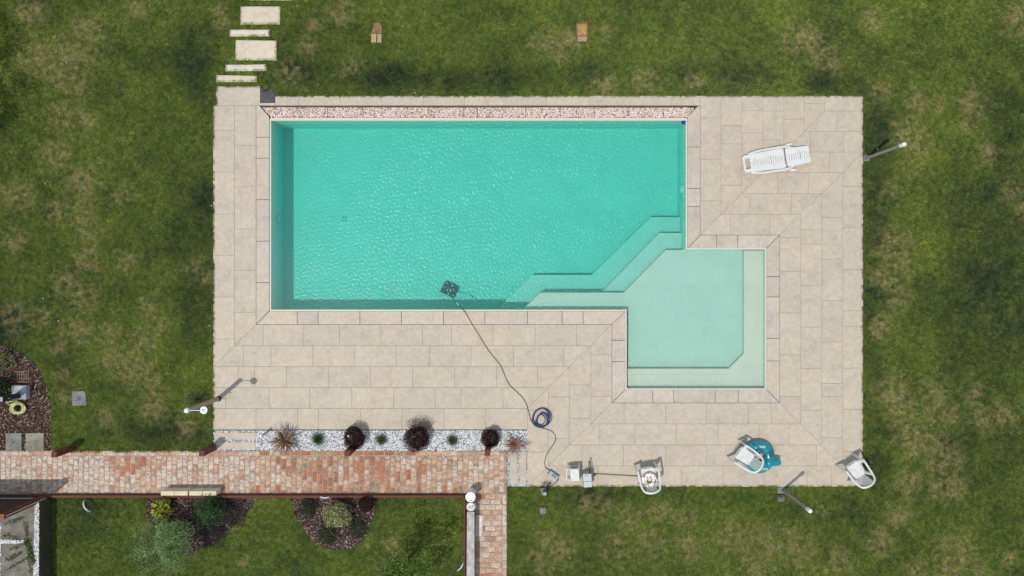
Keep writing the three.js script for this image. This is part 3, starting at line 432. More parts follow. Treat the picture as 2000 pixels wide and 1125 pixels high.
// ------------------------------------------------------------------ covers and small things in the lawn
{
  const t = thing('manhole_cover', 'dark grey square cover plate beside the pebble channel', 'cover', V(522.5, 187));
  mesh('plate', box(0.43, 0.05, 0.40, 0, -0.018, 0, 0.008), mat(lit(98, 98, 104), 0.7, { map: concreteTex }), t);
  mesh('keyhole', cyl(0.014, 0.014, 0.006, 0.01, 0.008, 0.01, 12), mat(lit(30, 30, 32), 0.8), t);
  const leafM = mat(lit(38, 36, 36), 0.9);
  for (const [x, z] of [[-0.12, -0.15], [-0.06, -0.15], [-0.03, -0.16], [0.02, -0.155], [0.16, -0.12]]) { const g = new THREE.TorusGeometry(0.022, 0.008, 6, 14, 4.5).rotateX(Math.PI / 2).rotateY(rr(0, 6)); g.translate(x, 0.013, z); mesh('cast_letter', g, leafM, t); }
}
{
  const t = thing('inspection_cover', 'weathered grey square stone cover sunk in the lawn', 'cover', V(154.5, 778), 0.04);
  mesh('plate', flat(blockGeo([[-0.2, -0.21], [0.15, -0.21], [0.2, -0.14], [0.21, 0.21], [-0.2, 0.21]], -0.06, 0.012, [], 0.01)), mat(lit(170, 170, 172), 0.9, { map: concreteTex }), t);
  mesh('lifting_ring', new THREE.TorusGeometry(0.035, 0.01, 8, 18).rotateX(Math.PI / 2).translate(0.01, 0.014, 0), mat(lit(96, 98, 98), 0.7), t);
  mesh('joint', box(0.4, 0.004, 0.012, 0, 0.013, 0.06), mat(lit(110, 112, 112), 0.9), t);
}
{
  const t = thing('brick_marker', 'two yellow bricks and a rough brick slab set in the lawn', 'bricks', V(736, 63), -0.02);
  const y = mat(lit(222, 186, 128), 0.9, { map: brickTex }), p = mat(lit(206, 182, 150), 0.9, { map: brickTex }), r = mat(lit(168, 128, 98), 0.95, { map: brickTex });
  mesh('brick', box(0.155, 0.06, 0.26, -0.085, -0.02, 0.17, 0.012), y, t); mesh('brick', box(0.125, 0.06, 0.26, 0.08, -0.022, 0.17, 0.012), p, t);
  mesh('rough_brick', flat(blockGeo([[-0.11, -0.28], [0.09, -0.29], [0.14, -0.18], [0.15, 0.02], [-0.15, 0.02], [-0.12, -0.12]], -0.06, -0.004, [], 0.012)), r, t);
  const t2 = thing('brick_box', 'small sunken brick pit with a block lid in the lawn', 'bricks', V(1137, 63), 0.02);
  const wallM = mat(lit(170, 128, 92), 0.9, { map: brickTex });
  for (const [w, d, x, z] of [[0.03, 0.36, -0.15, -0.08], [0.03, 0.36, 0.15, -0.08], [0.3, 0.03, 0, -0.27], [0.3, 0.06, 0, 0.11]]) mesh('side', box(w, 0.16, d, x, -0.08, z), wallM, t2);
  mesh('sand_fill', flat(new THREE.PlaneGeometry(0.28, 0.34, 10, 10).rotateX(-Math.PI / 2).translate(0, -0.024, -0.08)), mat(lit(214, 170, 104), 0.95, { map: brickTex }), t2);
  mesh('block', box(0.27, 0.07, 0.14, 0, -0.012, 0.2, 0.008), mat(lit(204, 172, 134), 0.9, { map: brickTex }), t2);
  const t3 = tag(mesh('concrete_block', flat(blockGeo(world([[1054, 991.5], [1066, 991], [1067, 1004], [1055, 1005]]), -0.08, 0.012, [], 0.012)), mat(lit(168, 162, 154), 0.95, { map: concreteTex })), 'small square grey concrete block set in the lawn', 'block');
}
for (const [x, y, s] of [[131, 123], [110, 103], [89.5, 359], [85, 583], [115, 627], [811, 182], [1187, 184], [413, 402], [409.5, 636], [1713, 291]]) {
  const t = thing('sprinkler_head', 'small round sprinkler head sunk in the lawn', 'sprinkler', V(x, y), 0, 'sprinkler heads in the lawn');
  mesh('collar', cyl(0.036, 0.034, 0.05, 0, -0.012, 0, 16), mat(lit(52, 54, 54), 0.7), t); mesh('nozzle', cyl(0.015, 0.015, 0.02, 0.004, 0.016, 0, 12), mat(lit(206, 208, 210), 0.5), t);
}

// ------------------------------------------------------------------ bollards, pole lamps, shower
{
  const make = (bx, by, label) => { const t = thing('steel_bollard', label, 'bollard', V(bx, by), 0, 'rusted steel bollards along the brick path'); mesh('post', flat(new THREE.BoxGeometry(0.15, 0.8, 0.15).translate(0, 0.38, 0)), rust, t); mesh('cap', box(0.156, 0.02, 0.156, 0, 0.79, 0, 0.004), rust, t); };
  make(141, 875, 'rusted square steel bollard between the lawn and the bark bed corner'); make(418, 873, 'rusted square steel bollard at the corner of the lawn and the paving strips'); make(691, 873, 'rusted square steel bollard in front of a round purple shrub in white gravel'); make(954, 872, 'rusted square steel bollard by the last purple shrub near the end of the path');
}
const poleM = mat(lit(150, 146, 138), 0.45, { metalness: 0.15 }), opal = mat(lit(244, 247, 250), 0.35);
{
  const make = (px, py, h, label) => {
    const t = thing('pole_lamp', label, 'lamp', V(px, py), 0, 'grey pole lamps at the terrace edge');
    mesh('pole', cyl(0.042, 0.042, h - 0.2, 0, (h - 0.2) / 2, 0), poleM, t);
    mesh('collar', cyl(0.052, 0.052, 0.03, 0, h - 0.2, 0), mat(lit(120, 124, 130), 0.4), t);
    mesh('diffuser', merged([cyl(0.056, 0.056, 0.18, 0, h - 0.09, 0), new THREE.SphereGeometry(0.056, 20, 8, 0, 6.283, 0, 1.57).scale(1, 0.35, 1).translate(0, h, 0)]), opal, t);
    mesh('base_plate', box(0.17, 0.012, 0.17, 0, 0.004, 0), mat(lit(128, 140, 146), 0.5), t);
    return t;
  };
  make(1692, 309, 1.95, 'slim grey pole lamp with white cap beyond the sun lounger');
  make(1528, 957.5, 1.88, 'slim grey pole lamp with white cap near the teal swim ring');
  const b1 = tag(mesh('concrete_footing', box(0.2, 0.1, 0.21, X(1525.5), -0.056, Z(957.5), 0.008), mat(lit(178, 170, 160), 0.9, { map: concreteTex })), 'grey concrete footing under the pole lamp by the teal ring', 'footing');
  const t = thing('junction_box', 'weathered grey junction box beside the pole lamp footing', 'box', V(1525, 973));
  mesh('body', box(0.2, 0.09, 0.2, 0, -0.01, 0, 0.02), mat(lit(150, 142, 138), 0.9, { map: concreteTex }), t); mesh('lid', flat(blockGeo([[-0.09, -0.11], [0.06, -0.11], [0.07, -0.03], [-0.02, -0.01], [-0.1, -0.03]], 0.03, 0.045)), mat(lit(72, 66, 70), 0.8), t);
}
{
  const t = thing('solar_shower', 'thick grey garden shower column with round white shower head', 'shower', V(427, 778.5));
  mesh('column', cyl(0.062, 0.058, 1.93, 0, 0.965, 0), mat(lit(168, 152, 138), 0.5), t);
  mesh('foot', cyl(0.085, 0.07, 0.1, 0, 0.05, 0), mat(lit(58, 58, 66), 0.6), t);
  mesh('cap', merged([cyl(0.066, 0.066, 0.06, 0, 1.95, 0), new THREE.SphereGeometry(0.066, 20, 8, 0, 6.283, 0, 1.57).scale(1, 0.5, 1).translate(0, 1.98, 0)]), opal, t);
  mesh('arm', bar(new THREE.Vector3(0.04, 1.93, 0), new THREE.Vector3(0.4, 1.93, 0), 0.012), mat(lit(215, 220, 224), 0.25, { metalness: 0.3 }), t);
  const hd = mesh('shower_head', merged([cyl(0.1, 0.095, 0.02, 0.42, 1.9, 0.0, 32)]), opal, t);
  mesh('swivel', new THREE.TorusGeometry(0.03, 0.007, 8, 20).rotateX(Math.PI / 2).translate(0.42, 1.915, 0), mat(lit(70, 76, 84), 0.4), hd);
  mesh('tap', merged([bar(new THREE.Vector3(0, 1.0, 0.06), new THREE.Vector3(0.02, 1.0, 0.1), 0.016), bar(new THREE.Vector3(0.0, 1.0, 0.1), new THREE.Vector3(0.05, 1.0, 0.1), 0.012)]), mat(lit(90, 90, 92), 0.4), t);
  mesh('foot_tap', bar(new THREE.Vector3(-0.02, 0.3, 0.075), new THREE.Vector3(0.09, 0.3, 0.075), 0.012), opal, t);
}
for (const [bx, by, label] of [[520, 845.5, 'low white bollard lamp in the gravel beside the spiky brown plant'], [689, 844.5, 'low white bollard lamp standing in front of the round purple shrub']]) {
  const t = thing('garden_lamp', label, 'lamp', V(bx, by), 0, 'low white garden lamps in the gravel'), h = bx > 600 ? 0.52 : 0.46;
  mesh('post', cyl(0.036, 0.036, h - 0.08, 0, (h - 0.08) / 2, 0, 18), mat(lit(190, 192, 194), 0.5), t); mesh('head', merged([cyl(0.039, 0.039, 0.08, 0, h - 0.04, 0, 18), new THREE.SphereGeometry(0.039, 16, 6, 0, 6.283, 0, 1.57).scale(1, 0.3, 1).translate(0, h, 0)]), opal, t);
}

// ------------------------------------------------------------------ stone blocks, bench, bins on the path
[[314, 340.5], [340.5, 367], [369.5, 395.5], [396, 422.5]].forEach(([a, b], i) => {
  const h = 0.36, o = mesh('stone_block', flat(blockGeo(ccw(world([[a, 959.5], [b - 0.6, 959.5], [b - 0.6, 968], [a, 968]], h)), -0.02, h, [], 0.006)), mat(lit(246, 232, 204), 0.8, { map: stoneTex }));
  tag(o, ['cream stone block on the path edge, at the end toward the lawn', 'cream stone block on the path edge, second from the end toward the lawn', 'cream stone block on the path edge, just past the gap in the row', 'cream stone block on the path edge, at the end toward the long steel edging'][i], 'stone block', 'cream stone blocks on the path edge');
});
{
  const t = thing('plank_bench', 'long weathered grey plank bench on the brick path edge', 'bench');
  const h = 0.42, g = blockGeo(ccw(world([[912, 1000], [926.5, 1000], [926.5, 1170], [911, 1170]], h)), h - 0.06, h, [], 0.004);
  mesh('plank', flat(g), mat(lit(236, 230, 226), 0.85, { map: woodTex }), t);
  for (const y of [1012, 1090, 1160]) mesh('leg', box(0.2, h - 0.06, 0.08, X(919, h), (h - 0.06) / 2, Z(y, h)), mat(lit(120, 112, 106), 0.9), t);
  const b = thing('lidded_bin', 'round white lidded bin at the corner of the brick path', 'bin', V(919, 970.5, 0.5).setY(0));
  mesh('body', cyl(0.12, 0.135, 0.5, 0, 0.25, 0, 32), opal, b); mesh('lid', merged([cyl(0.142, 0.142, 0.035, 0, 0.51, 0, 36), cyl(0.135, 0.06, 0.02, 0, 0.537, 0, 36)]), mat(lit(252, 252, 252), 0.3), b); mesh('handle', box(0.075, 0.012, 0.016, 0, 0.54, 0.085, 0.004), mat(lit(140, 120, 122), 0.6), b);
  const j = thing('glass_lantern', 'round glass and steel lantern standing beside the white bin', 'lantern', V(919.5, 990.5, 0.5).setY(0));
  const prof = [[0.09, 0], [0.135, 0.06], [0.14, 0.36], [0.125, 0.44], [0.13, 0.45], [0.145, 0.36], [0.14, 0.05], [0.095, -0.004]].map(([a, b]) => new THREE.Vector2(a, b + 0.02));
  mesh('jar', new THREE.LatheGeometry(prof, 36), pmat(lit(190, 196, 198), 0.12, { metalness: 0.55 }), j);
  mesh('lid', cyl(0.128, 0.118, 0.03, 0, 0.47, 0, 32), mat(lit(168, 170, 172), 0.3, { metalness: 0.5 }), j); mesh('handle', new THREE.TorusGeometry(0.128, 0.008, 8, 40).rotateX(1.45).translate(0, 0.49, 0), mat(lit(130, 120, 112), 0.4, { metalness: 0.5 }), j);
  for (let i = 0; i < 4; i++) mesh('pebble', pebbleGeos[i % 3].clone().scale(0.045, 0.03, 0.045).translate(rr(-0.06, 0.06), 0.5, rr(-0.06, 0.06)), mat(lit(222, 218, 212), 0.6), j);
  const sack = new THREE.PlaneGeometry(0.22, 0.62, 10, 20).rotateX(-Math.PI / 2), sp = sack.attributes.position; for (let i = 0; i < sp.count; i++) sp.setY(i, 0.016 + 0.03 * fbm(sp.getX(i) * 14, sp.getZ(i) * 9, 3) * (1 - Math.abs(sp.getX(i)) * 3)); sack.computeVertexNormals();
  const sk = tag(mesh('plastic_sheet', sack, mat(lit(212, 196, 190), 0.4, { side: THREE.DoubleSide })), 'crumpled pale plastic sheet on the bricks beside the bench', 'sheet'); sk.position.set(X(936), 0.004, Z(1026)); sk.rotation.y = -0.06;
}
for (const [pts, label] of [[[[166, 975, 0.02], [163, 983, 0.2], [165, 991, 0.26], [171, 997, 0.2], [177, 998.5, 0.02]], 'white plastic hoop arching out of the lower lawn'], [[[624, 968, 0.02], [627, 971, 0.14], [636, 972.5, 0.16], [643, 971, 0.12], [645, 970, 0.0]], 'white plastic hoop leaning on the steel edging above the bark bed'], [[[905, 1096, 0.02], [904, 1102, 0.14], [900, 1109, 0.16], [894.5, 1114, 0.02]], 'white plastic hoop beside the weathered bench']]) {
  const o = mesh('plastic_hoop', tube(pts.map(([a, b, h]) => V(a, b, h)), 0.021, 40), mat(lit(222, 232, 238), 0.4)); tag(o, label, 'hoop', 'white plastic hoops');
}

// ------------------------------------------------------------------ planting
const leafMat = (rough = 0.6) => pmat(0xffffff, rough, { vertexColors: true, side: THREE.DoubleSide, specularIntensity: 0.35 });
const LM = leafMat(0.85), LMs = leafMat(0.85);
/** Leaf-sized faces spread through a volume: f(i) gives the leaf's place and outward direction. */
function leaves(n, f, len, wide, colors, jitter = 0.7) {
  const pos = [], col = [], d = new THREE.Vector3(), s = new THREE.Vector3(), r = new THREE.Vector3(), q3 = new THREE.Vector3();
  for (let i = 0; i < n; i++) {
    const [p, out] = f(i); r.set(rr(-1, 1), rr(-1, 1), rr(-1, 1)); d.crossVectors(out, r).normalize().multiplyScalar(jitter * 1.3).addScaledVector(out, 0.55).normalize(); s.crossVectors(d, r.copy(out).multiplyScalar(1.2).add(q3.set(rr(-1, 1), rr(-1, 1), rr(-1, 1)))).normalize();
    const l = len * rr(0.6, 1.3), w = wide * rr(0.7, 1.2), m = p.clone().addScaledVector(d, l * 0.5), a = m.clone().addScaledVector(s, w / 2), b = m.clone().addScaledVector(s, -w / 2), t = p.clone().addScaledVector(d, l); m.y += w * 0.1;
    pos.push(p.x, p.y, p.z, a.x, a.y, a.z, t.x, t.y, t.z, p.x, p.y, p.z, t.x, t.y, t.z, b.x, b.y, b.z);
    const c = pick(colors), k = rr(0.75, 1.25); for (let q = 0; q < 6; q++) col.push(c[0] * k, c[1] * k, c[2] * k);
  }
  return fromTris(pos, null, col);
}
const ball = (cx, cy, cz, rx, ry, rz, shell = 0.55, lump = 0.25) => { const o = rr(0, 50); return () => { const a = rr(0, 6.283), c = rr(-0.5, 1), s = Math.sqrt(Math.max(0, 1 - c * c)), v = new THREE.Vector3(Math.cos(a) * s, c, Math.sin(a) * s), k = (shell + (1 - shell) * Math.sqrt(rnd())) * (1 - lump + 2 * lump * vnoise(a * 1.4 + o, c * 2.2 + o)); return [new THREE.Vector3(cx + v.x * rx * k, Math.max(0.01, cy + v.y * ry * k), cz + v.z * rz * k), v]; }; };
function shrub(name, label, px, py, h, r, hgt, n, len, wide, colors, opt = {}) {
  const t = thing(name, label, opt.category ?? 'shrub', V(px, py, h).setY(-0.03), rr(0, 6), opt.group), cy = opt.cy ?? hgt * 0.5;
  for (let i = 0; i < (opt.stems ?? 5); i++) { const a = rr(0, 6.28); mesh('stem', tube([new THREE.Vector3(Math.cos(a) * 0.02, 0, Math.sin(a) * 0.02), new THREE.Vector3(Math.cos(a) * r * 0.25, hgt * 0.35, Math.sin(a) * r * 0.25), new THREE.Vector3(Math.cos(a) * r * 0.5, hgt * 0.75, Math.sin(a) * r * 0.5)], 0.012, 8, false, 5), mat(lit(96, 74, 58), 0.9), t); }
  mesh('foliage', leaves(n, ball(0, cy, 0, r, hgt - cy, r, opt.shell ?? 0.5, opt.lump ?? 0.25), len, wide, colors, opt.jitter ?? 0.7), opt.mat ?? LM, t);
  return t;
}
const L3 = (r, g, b) => { const c = lit(r, g, b); return [c.r, c.g, c.b]; };
const purple = [L3(62, 30, 28), L3(50, 26, 26), L3(74, 36, 32), L3(44, 26, 28), L3(58, 44, 30)];
shrub('barberry_shrub', 'round dark purple shrub with a white garden lamp in front of it', 691, 856, 0.35, 0.31, 0.62, 5200, 0.038, 0.02, purple, { group: 'round purple shrubs in white gravel', lump: 0.22, shell: 0.5 });
const feather = shrub('barberry_shrub', 'largest round dark purple shrub, feathery at its back', 814, 858, 0.35, 0.34, 0.66, 6400, 0.038, 0.02, purple, { group: 'round purple shrubs in white gravel', lump: 0.24, shell: 0.5 });
feather.rotation.y = 0;
mesh('feathery_shoots', leaves(900, () => { const a = rr(-0.75, 0.75) - 1.45, k = rr(0.2, 0.54); return [new THREE.Vector3(Math.cos(a) * k, rr(0.12, 0.4), Math.sin(a) * k), new THREE.Vector3(Math.cos(a), 0.5, Math.sin(a))]; }, 0.09, 0.008, [L3(108, 100, 96), L3(86, 80, 78), L3(70, 62, 62)], 0.35), LM, feather);
shrub('barberry_shrub', 'small round dark purple shrub next to the last bollard', 957, 857, 0.3, 0.25, 0.52, 4200, 0.036, 0.019, purple, { group: 'round purple shrubs in white gravel', lump: 0.22, shell: 0.5 });
function bladesGeo(n, len, wide, colors, low = 0.25, high = 1.35) {
  const pos = [], col = [];
  for (let i = 0; i < n; i++) {
    const a = rr(0, 6.283), e = rr(low, high), l = len * rr(0.6, 1.15), w = wide * rr(0.7, 1.2), c = pick(colors), k = rr(0.7, 1.25), dx = Math.cos(a), dz = Math.sin(a), pts = [];
    let x = 0.02 * rr(0, 1), y = 0, el = e + 0.35; for (let s = 0; s <= 4; s++) { pts.push([x, y]); x += Math.cos(el) * l / 4; y += Math.sin(el) * l / 4; el -= 0.28; }
    for (let s = 0; s < 4; s++) { const w0 = w * (s ? 1 - s / 4.4 : 0.7) / 2, w1 = w * (1 - (s + 1) / 4.05) / 2, P = (q, v) => [dx * pts[q][0] - dz * v, Math.max(0.004, pts[q][1]), dz * pts[q][0] + dx * v]; pos.push(...P(s, w0), ...P(s + 1, w1), ...P(s, -w0), ...P(s, -w0), ...P(s + 1, w1), ...P(s + 1, -w1)); for (let q = 0; q < 6; q++) col.push(c[0] * k, c[1] * k, c[2] * k); }
  }
  return fromTris(pos, null, col);
}
for (const [x, y, len, cols, label] of [[620, 858.5, 0.3, [L3(52, 84, 38), L3(66, 100, 48), L3(40, 66, 32), L3(84, 112, 60)], 'bright green grass tuft between the spiky brown plant and a purple shrub'], [744, 860, 0.25, [L3(76, 92, 54), L3(92, 104, 66), L3(58, 72, 42), L3(110, 116, 82)], 'olive green grass tuft between two purple shrubs, beside the largest'], [883.5, 861, 0.24, [L3(84, 98, 60), L3(100, 112, 72), L3(66, 80, 48)], 'olive green grass tuft between the largest and the smallest purple shrubs']]) { const t = thing('grass_tuft', label, 'plant', V(x, y, 0.1).setY(-0.02), 0, 'grass tufts in white gravel'); mesh('blades', bladesGeo(520, len, 0.008, cols, 0.15, 1.35), LM, t); }
function rosette(px, py, n, len, wide, cols, label, high) {
  const t = thing('cordyline_plant', label, 'plant', V(px, py, 0.15).setY(-0.02)); mesh('stem', cyl(0.03, 0.02, 0.16, 0, 0.06, 0, 10), mat(lit(80, 56, 44), 0.9), t);
  const ms = cols.map((c) => mat(lit(...c), 0.5, { side: THREE.DoubleSide }));
  for (let i = 0; i < n; i++) { const seedCol = [[1, 1, 1]], g = bladesGeo(1, len, wide, seedCol, 0.0, high); g.deleteAttribute('color'); g.translate(0, 0.1, 0); mesh('leaf', g, ms[i % ms.length], t); }
}
rosette(556, 861, 78, 0.56, 0.06, [[140, 104, 72], [112, 82, 66], [156, 122, 84], [96, 72, 62], [124, 100, 84], [150, 106, 60]], 'large spiky brown plant with strap leaves in white gravel', 0.8);
rosette(1006, 868, 64, 0.46, 0.034, [[164, 112, 84], [140, 92, 70], [120, 96, 88], [104, 92, 92], [176, 124, 90]], 'thin leaved reddish spiky plant at the end of the gravel bed', 0.75);
{
  const t = thing('ornamental_grass', 'wispy green ornamental grass clump beside the garden shower', 'plant', V(386, 779, 0.1).setY(-0.03)); mesh('blades', bladesGeo(260, 0.62, 0.007, [L3(86, 104, 66), L3(70, 90, 52), L3(104, 118, 84), L3(50, 66, 40)], 0.3, 1.1), LM, t);
}
// bark beds
const soil = mat(lit(58, 44, 38), 0.98), chips = [new THREE.BoxGeometry(2, 0.5, 1).toNonIndexed(), new THREE.BoxGeometry(1.4, 0.45, 1).toNonIndexed()];
chips.forEach((g) => { const p = g.attributes.position; for (let i = 0; i < p.count; i++) { const x = p.getX(i), z = p.getZ(i); p.setXYZ(i, x * (1 - 0.3 * Math.sign(z) * 0.4), p.getY(i) * (1 + 0.3 * Math.sign(x)), z * (1 - 0.35 * Math.sign(x))); } g.computeVertexNormals(); });
const bark = [[70, 52, 44], [96, 72, 62], [120, 94, 84], [150, 130, 122], [60, 44, 38], [176, 160, 154], [86, 60, 48], [134, 104, 90], [104, 88, 82], [52, 40, 36]], barkRed = [[92, 62, 48], [124, 88, 66], [150, 112, 84], [70, 50, 42], [168, 146, 132], [84, 62, 54]];
['brown bark bed with the garden tap and hose', 'dark bark bed below the stone blocks', 'dark bark bed around the variegated shrub'].forEach((label, i) => {
  const o = mesh('planting_bed', sheetGeo(world(mulchPx[i]), -0.022), soil); o.userData = { kind: 'structure', label, category: 'bed' };
  scatter('bark_mulch', label.replace('bed', 'chips of the bed'), 'mulch', mulchPx[i], -0.008, i === 0 ? 5200 : 4800, [0.014, 0.032], i === 0 ? bark.concat(barkRed) : bark, scene, [chips[i % 2]], 1.6, 0.014, 0.95);
});
const g3 = (...a) => a.map((c) => L3(...c));
shrub('golden_shrub', 'small yellow green shrub at the corner of the bark bed', 314, 996, 0.3, 0.24, 0.5, 620, 0.075, 0.05, g3([176, 178, 62], [196, 194, 82], [150, 160, 54], [126, 142, 50]), { lump: 0.55, shell: 0.35 });
shrub('tamarisk_shrub', 'large soft grey green feathery shrub overhanging the bark bed', 318, 1062, 0.85, 0.72, 1.3, 15000, 0.1, 0.011, g3([138, 166, 106], [154, 178, 122], [114, 144, 90], [98, 126, 78]), { lump: 0.8, shell: 0.15, mat: LMs, jitter: 1.0, cy: 0.75 });
shrub('leafy_shrub', 'mid green leafy shrub in the middle of the bark bed', 404, 1003, 0.45, 0.4, 0.75, 4200, 0.05, 0.024, g3([74, 104, 60], [92, 120, 76], [58, 86, 50], [46, 70, 42]), { lump: 0.75, shell: 0.2 });
for (const [x, y, r, s, label] of [[450, 1005, 0.4, 1, 'low dark purple ground cover by the wide end of the bark bed'], [415, 1042, 0.42, 2, 'low dark purple ground cover at the lower rim of the bark bed']]) shrub('purple_groundcover', label, x, y, 0.12, r, 0.24, 2600, 0.06, 0.012, g3([62, 54, 62], [78, 68, 74], [50, 44, 50], [92, 84, 90]), { lump: 0.35, shell: 0.2, cy: 0.08, mat: LMs, category: 'plant' });
shrub('variegated_shrub', 'round pale variegated shrub in the second bark bed', 655.5, 1007, 0.4, 0.36, 0.72, 4600, 0.045, 0.026, g3([162, 164, 108], [184, 184, 132], [126, 136, 84], [104, 116, 70], [196, 196, 150]), { lump: 0.35, shell: 0.4 });
for (const [x, y, r, label] of [[601, 992, 0.3, 'low dark green plant at the edge of the bark bed, on its lawn side'], [640, 1046, 0.36, 'low dark green plant below the variegated shrub'], [699, 1030, 0.34, 'low dark green plant between the variegated and the burgundy shrub']]) shrub('low_green_plant', label, x, y, 0.12, r, 0.26, 2300, 0.04, 0.014, g3([54, 68, 44], [68, 82, 54], [44, 56, 38], [86, 96, 72]), { lump: 0.4, shell: 0.2, cy: 0.08, category: 'plant' });
shrub('burgundy_shrub', 'small burgundy shrub by the steel edging in the second bark bed', 714, 986, 0.25, 0.22, 0.42, 2400, 0.034, 0.018, purple.concat(g3([84, 50, 44])), { lump: 0.2, shell: 0.5 });
shrub('leafy_plant', 'small fern like plant in the bark bed with the hose, at its upper end', 2, 703, 0.3, 0.3, 0.45, 500, 0.09, 0.02, g3([112, 132, 70], [136, 152, 92], [84, 104, 56]), { lump: 0.4, shell: 0.3, category: 'plant' });
shrub('leafy_plant', 'dark green shrub in the bark bed next to the hose post', -8, 762, 0.35, 0.34, 0.55, 1800, 0.06, 0.03, g3([48, 64, 40], [60, 80, 50], [40, 52, 34]), { lump: 0.4, shell: 0.3, category: 'plant' });
function tree(px, py, crownH, r, hgt, n, cols, label, density) {
  const t = thing('young_tree', label, 'tree', V(px, py).setY(-0.03)), wood = mat(lit(92, 78, 66), 0.95), tips = [];
  mesh('trunk', tube([new THREE.Vector3(0, 0, 0), new THREE.Vector3(0.02, crownH * 0.4, -0.02), new THREE.Vector3(-0.01, crownH * 0.8, 0.02)], 0.042, 14, false, 10), wood, t);
  for (let i = 0; i < 9; i++) { const a = i * 2.4 + rr(-0.3, 0.3), k = rr(0.45, 0.9) * r, e = new THREE.Vector3(Math.cos(a) * k, crownH + rr(-0.35, 0.5) * hgt * 0.5, Math.sin(a) * k); tips.push(e); mesh('limb', tube([new THREE.Vector3(0, crownH * rr(0.5, 0.78), 0), new THREE.Vector3(e.x * 0.45, crownH * 0.85, e.z * 0.45), e], 0.014, 10, false, 6), wood, t); }
  for (let i = 0; i < density; i++) { const e = pick(tips); tips.push(e.clone().add(new THREE.Vector3(rr(-1, 1) * r * 0.4, rr(-0.5, 0.6) * hgt * 0.3, rr(-1, 1) * r * 0.4))); }
  mesh('crown', leaves(n, () => { const c = pick(tips), v = new THREE.Vector3(rr(-1, 1), rr(-0.7, 1), rr(-1, 1)).normalize(), k = 0.16 * r * 2 * Math.cbrt(rnd()); return [c.clone().addScaledVector(v, k), v]; }, 0.065, 0.034, cols, 0.8), LM, t);
}
tree(798, 1089, 1.65, 0.72, 0.9, 3200, g3([78, 112, 44], [96, 128, 56], [62, 92, 38], [112, 138, 66]), 'young leafy tree at the edge of the lower lawn', 14);
tree(-62, 128, 2.4, 0.85, 1.4, 5200, g3([70, 100, 44], [88, 118, 54], [56, 84, 38]), 'leafy tree standing outside the lawn corner', 18);
tree(-80, 262, 2.4, 0.85, 1.4, 5200, g3([66, 96, 44], [84, 114, 54], [52, 80, 38]), 'leafy tree standing beyond the lawn side', 18);

// ------------------------------------------------------------------ garden tap, grate, slabs in the bark bed
{
  const t = thing('tap_post', 'dark square garden tap post standing by a white stone block', 'tap', V(44, 770.5));
  mesh('post', flat(new THREE.BoxGeometry(0.13, 0.86, 0.12).translate(0, 0.43, 0)), mat(lit(44, 38, 36), 0.7), t); mesh('cap', box(0.14, 0.02, 0.13, 0, 0.87, 0, 0.004), mat(lit(150, 160, 170), 0.5), t); mesh('tap', merged([bar(new THREE.Vector3(0.06, 0.7, 0), new THREE.Vector3(0.14, 0.7, 0), 0.016), bar(new THREE.Vector3(0.13, 0.7, 0), new THREE.Vector3(0.13, 0.64, 0), 0.012)]), mat(lit(176, 160, 120), 0.35, { metalness: 0.6 }), t);
  const b = thing('stone_plinth', 'white speckled stone block beside the garden tap post', 'plinth', V(45, 765).setY(-0.02)); mesh('block', flat(blockGeo([[-0.21, -0.2], [0.21, -0.2], [0.21, 0.2], [-0.21, 0.2]], 0, 0.2, [], 0.01)), mat(lit(226, 232, 240), 0.85, { map: concreteTex }), b);
  const hose = thing('garden_hose', 'pale yellow green garden hose coiled at the foot of the tap post', 'hose'), hm = mat(lit(206, 206, 146), 0.5), pts = [];
  for (let i = 0; i < 90; i++) { const a = i / 90 * 6.283 * 6, k = 1 + 0.25 * Math.sin(i * 0.43); pts.push(V(33 + 12 * k * Math.cos(a) + 3 * Math.sin(i * 0.11), 795 + 9.5 * k * Math.sin(a) + 2 * Math.cos(i * 0.17), 0.05 + 0.14 * (0.5 + 0.5 * Math.sin(a + 4.2)))); }
  mesh('coil', tube(pts, 0.016, 420, false, 7), hm, hose);
  mesh('loop', tube([V(38, 778, 0.22), V(24, 784, 0.4), V(12, 786, 0.3), V(20, 790, 0.2), V(34, 783, 0.24)], 0.016, 40, false, 7), hm, hose);
  mesh('loop', tube([V(14, 776, 0.04), V(12, 766, 0.05), V(16, 758, 0.05), V(20, 762, 0.04), V(18, 772, 0.04)], 0.016, 40, false, 7), hm, hose);
  const gr = thing('drain_grate', 'brown metal drain grate in the bark bed', 'grate', V(46, 735.5).setY(0.0)), gm = mat(lit(138, 112, 94), 0.8);
  for (let i = 0; i < 6; i++) mesh('bar', box(0.016, 0.02, 0.34, -0.16 + i * 0.064, 0.018, 0), gm, gr); for (let i = 0; i < 4; i++) mesh('cross_bar', box(0.34, 0.016, 0.018, 0, 0.022, -0.16 + i * 0.107), gm, gr);
  [[27, 862.5, 'grey concrete slab in the bark bed, on the side away from the lawn', 0.47], [68, 862.5, 'lichen stained concrete slab in the bark bed, next to the lawn', 0.53]].forEach(([x, y, label, w], i) => { const o = mesh('concrete_slab', slabGeo(ccw([[-w / 2, -0.25], [w / 2, -0.25], [w / 2, 0.27], [-w / 2, 0.27]]), -0.03, 0.016, 0.008, [i * 3.3, 1]), mat(lit(i ? 190 : 172, i ? 184 : 174, i ? 162 : 166), 0.95, { map: concreteTex })); o.position.set(X(x), 0, Z(y)); tag(o, label, 'slab', 'concrete slabs in the bark bed'); });
}

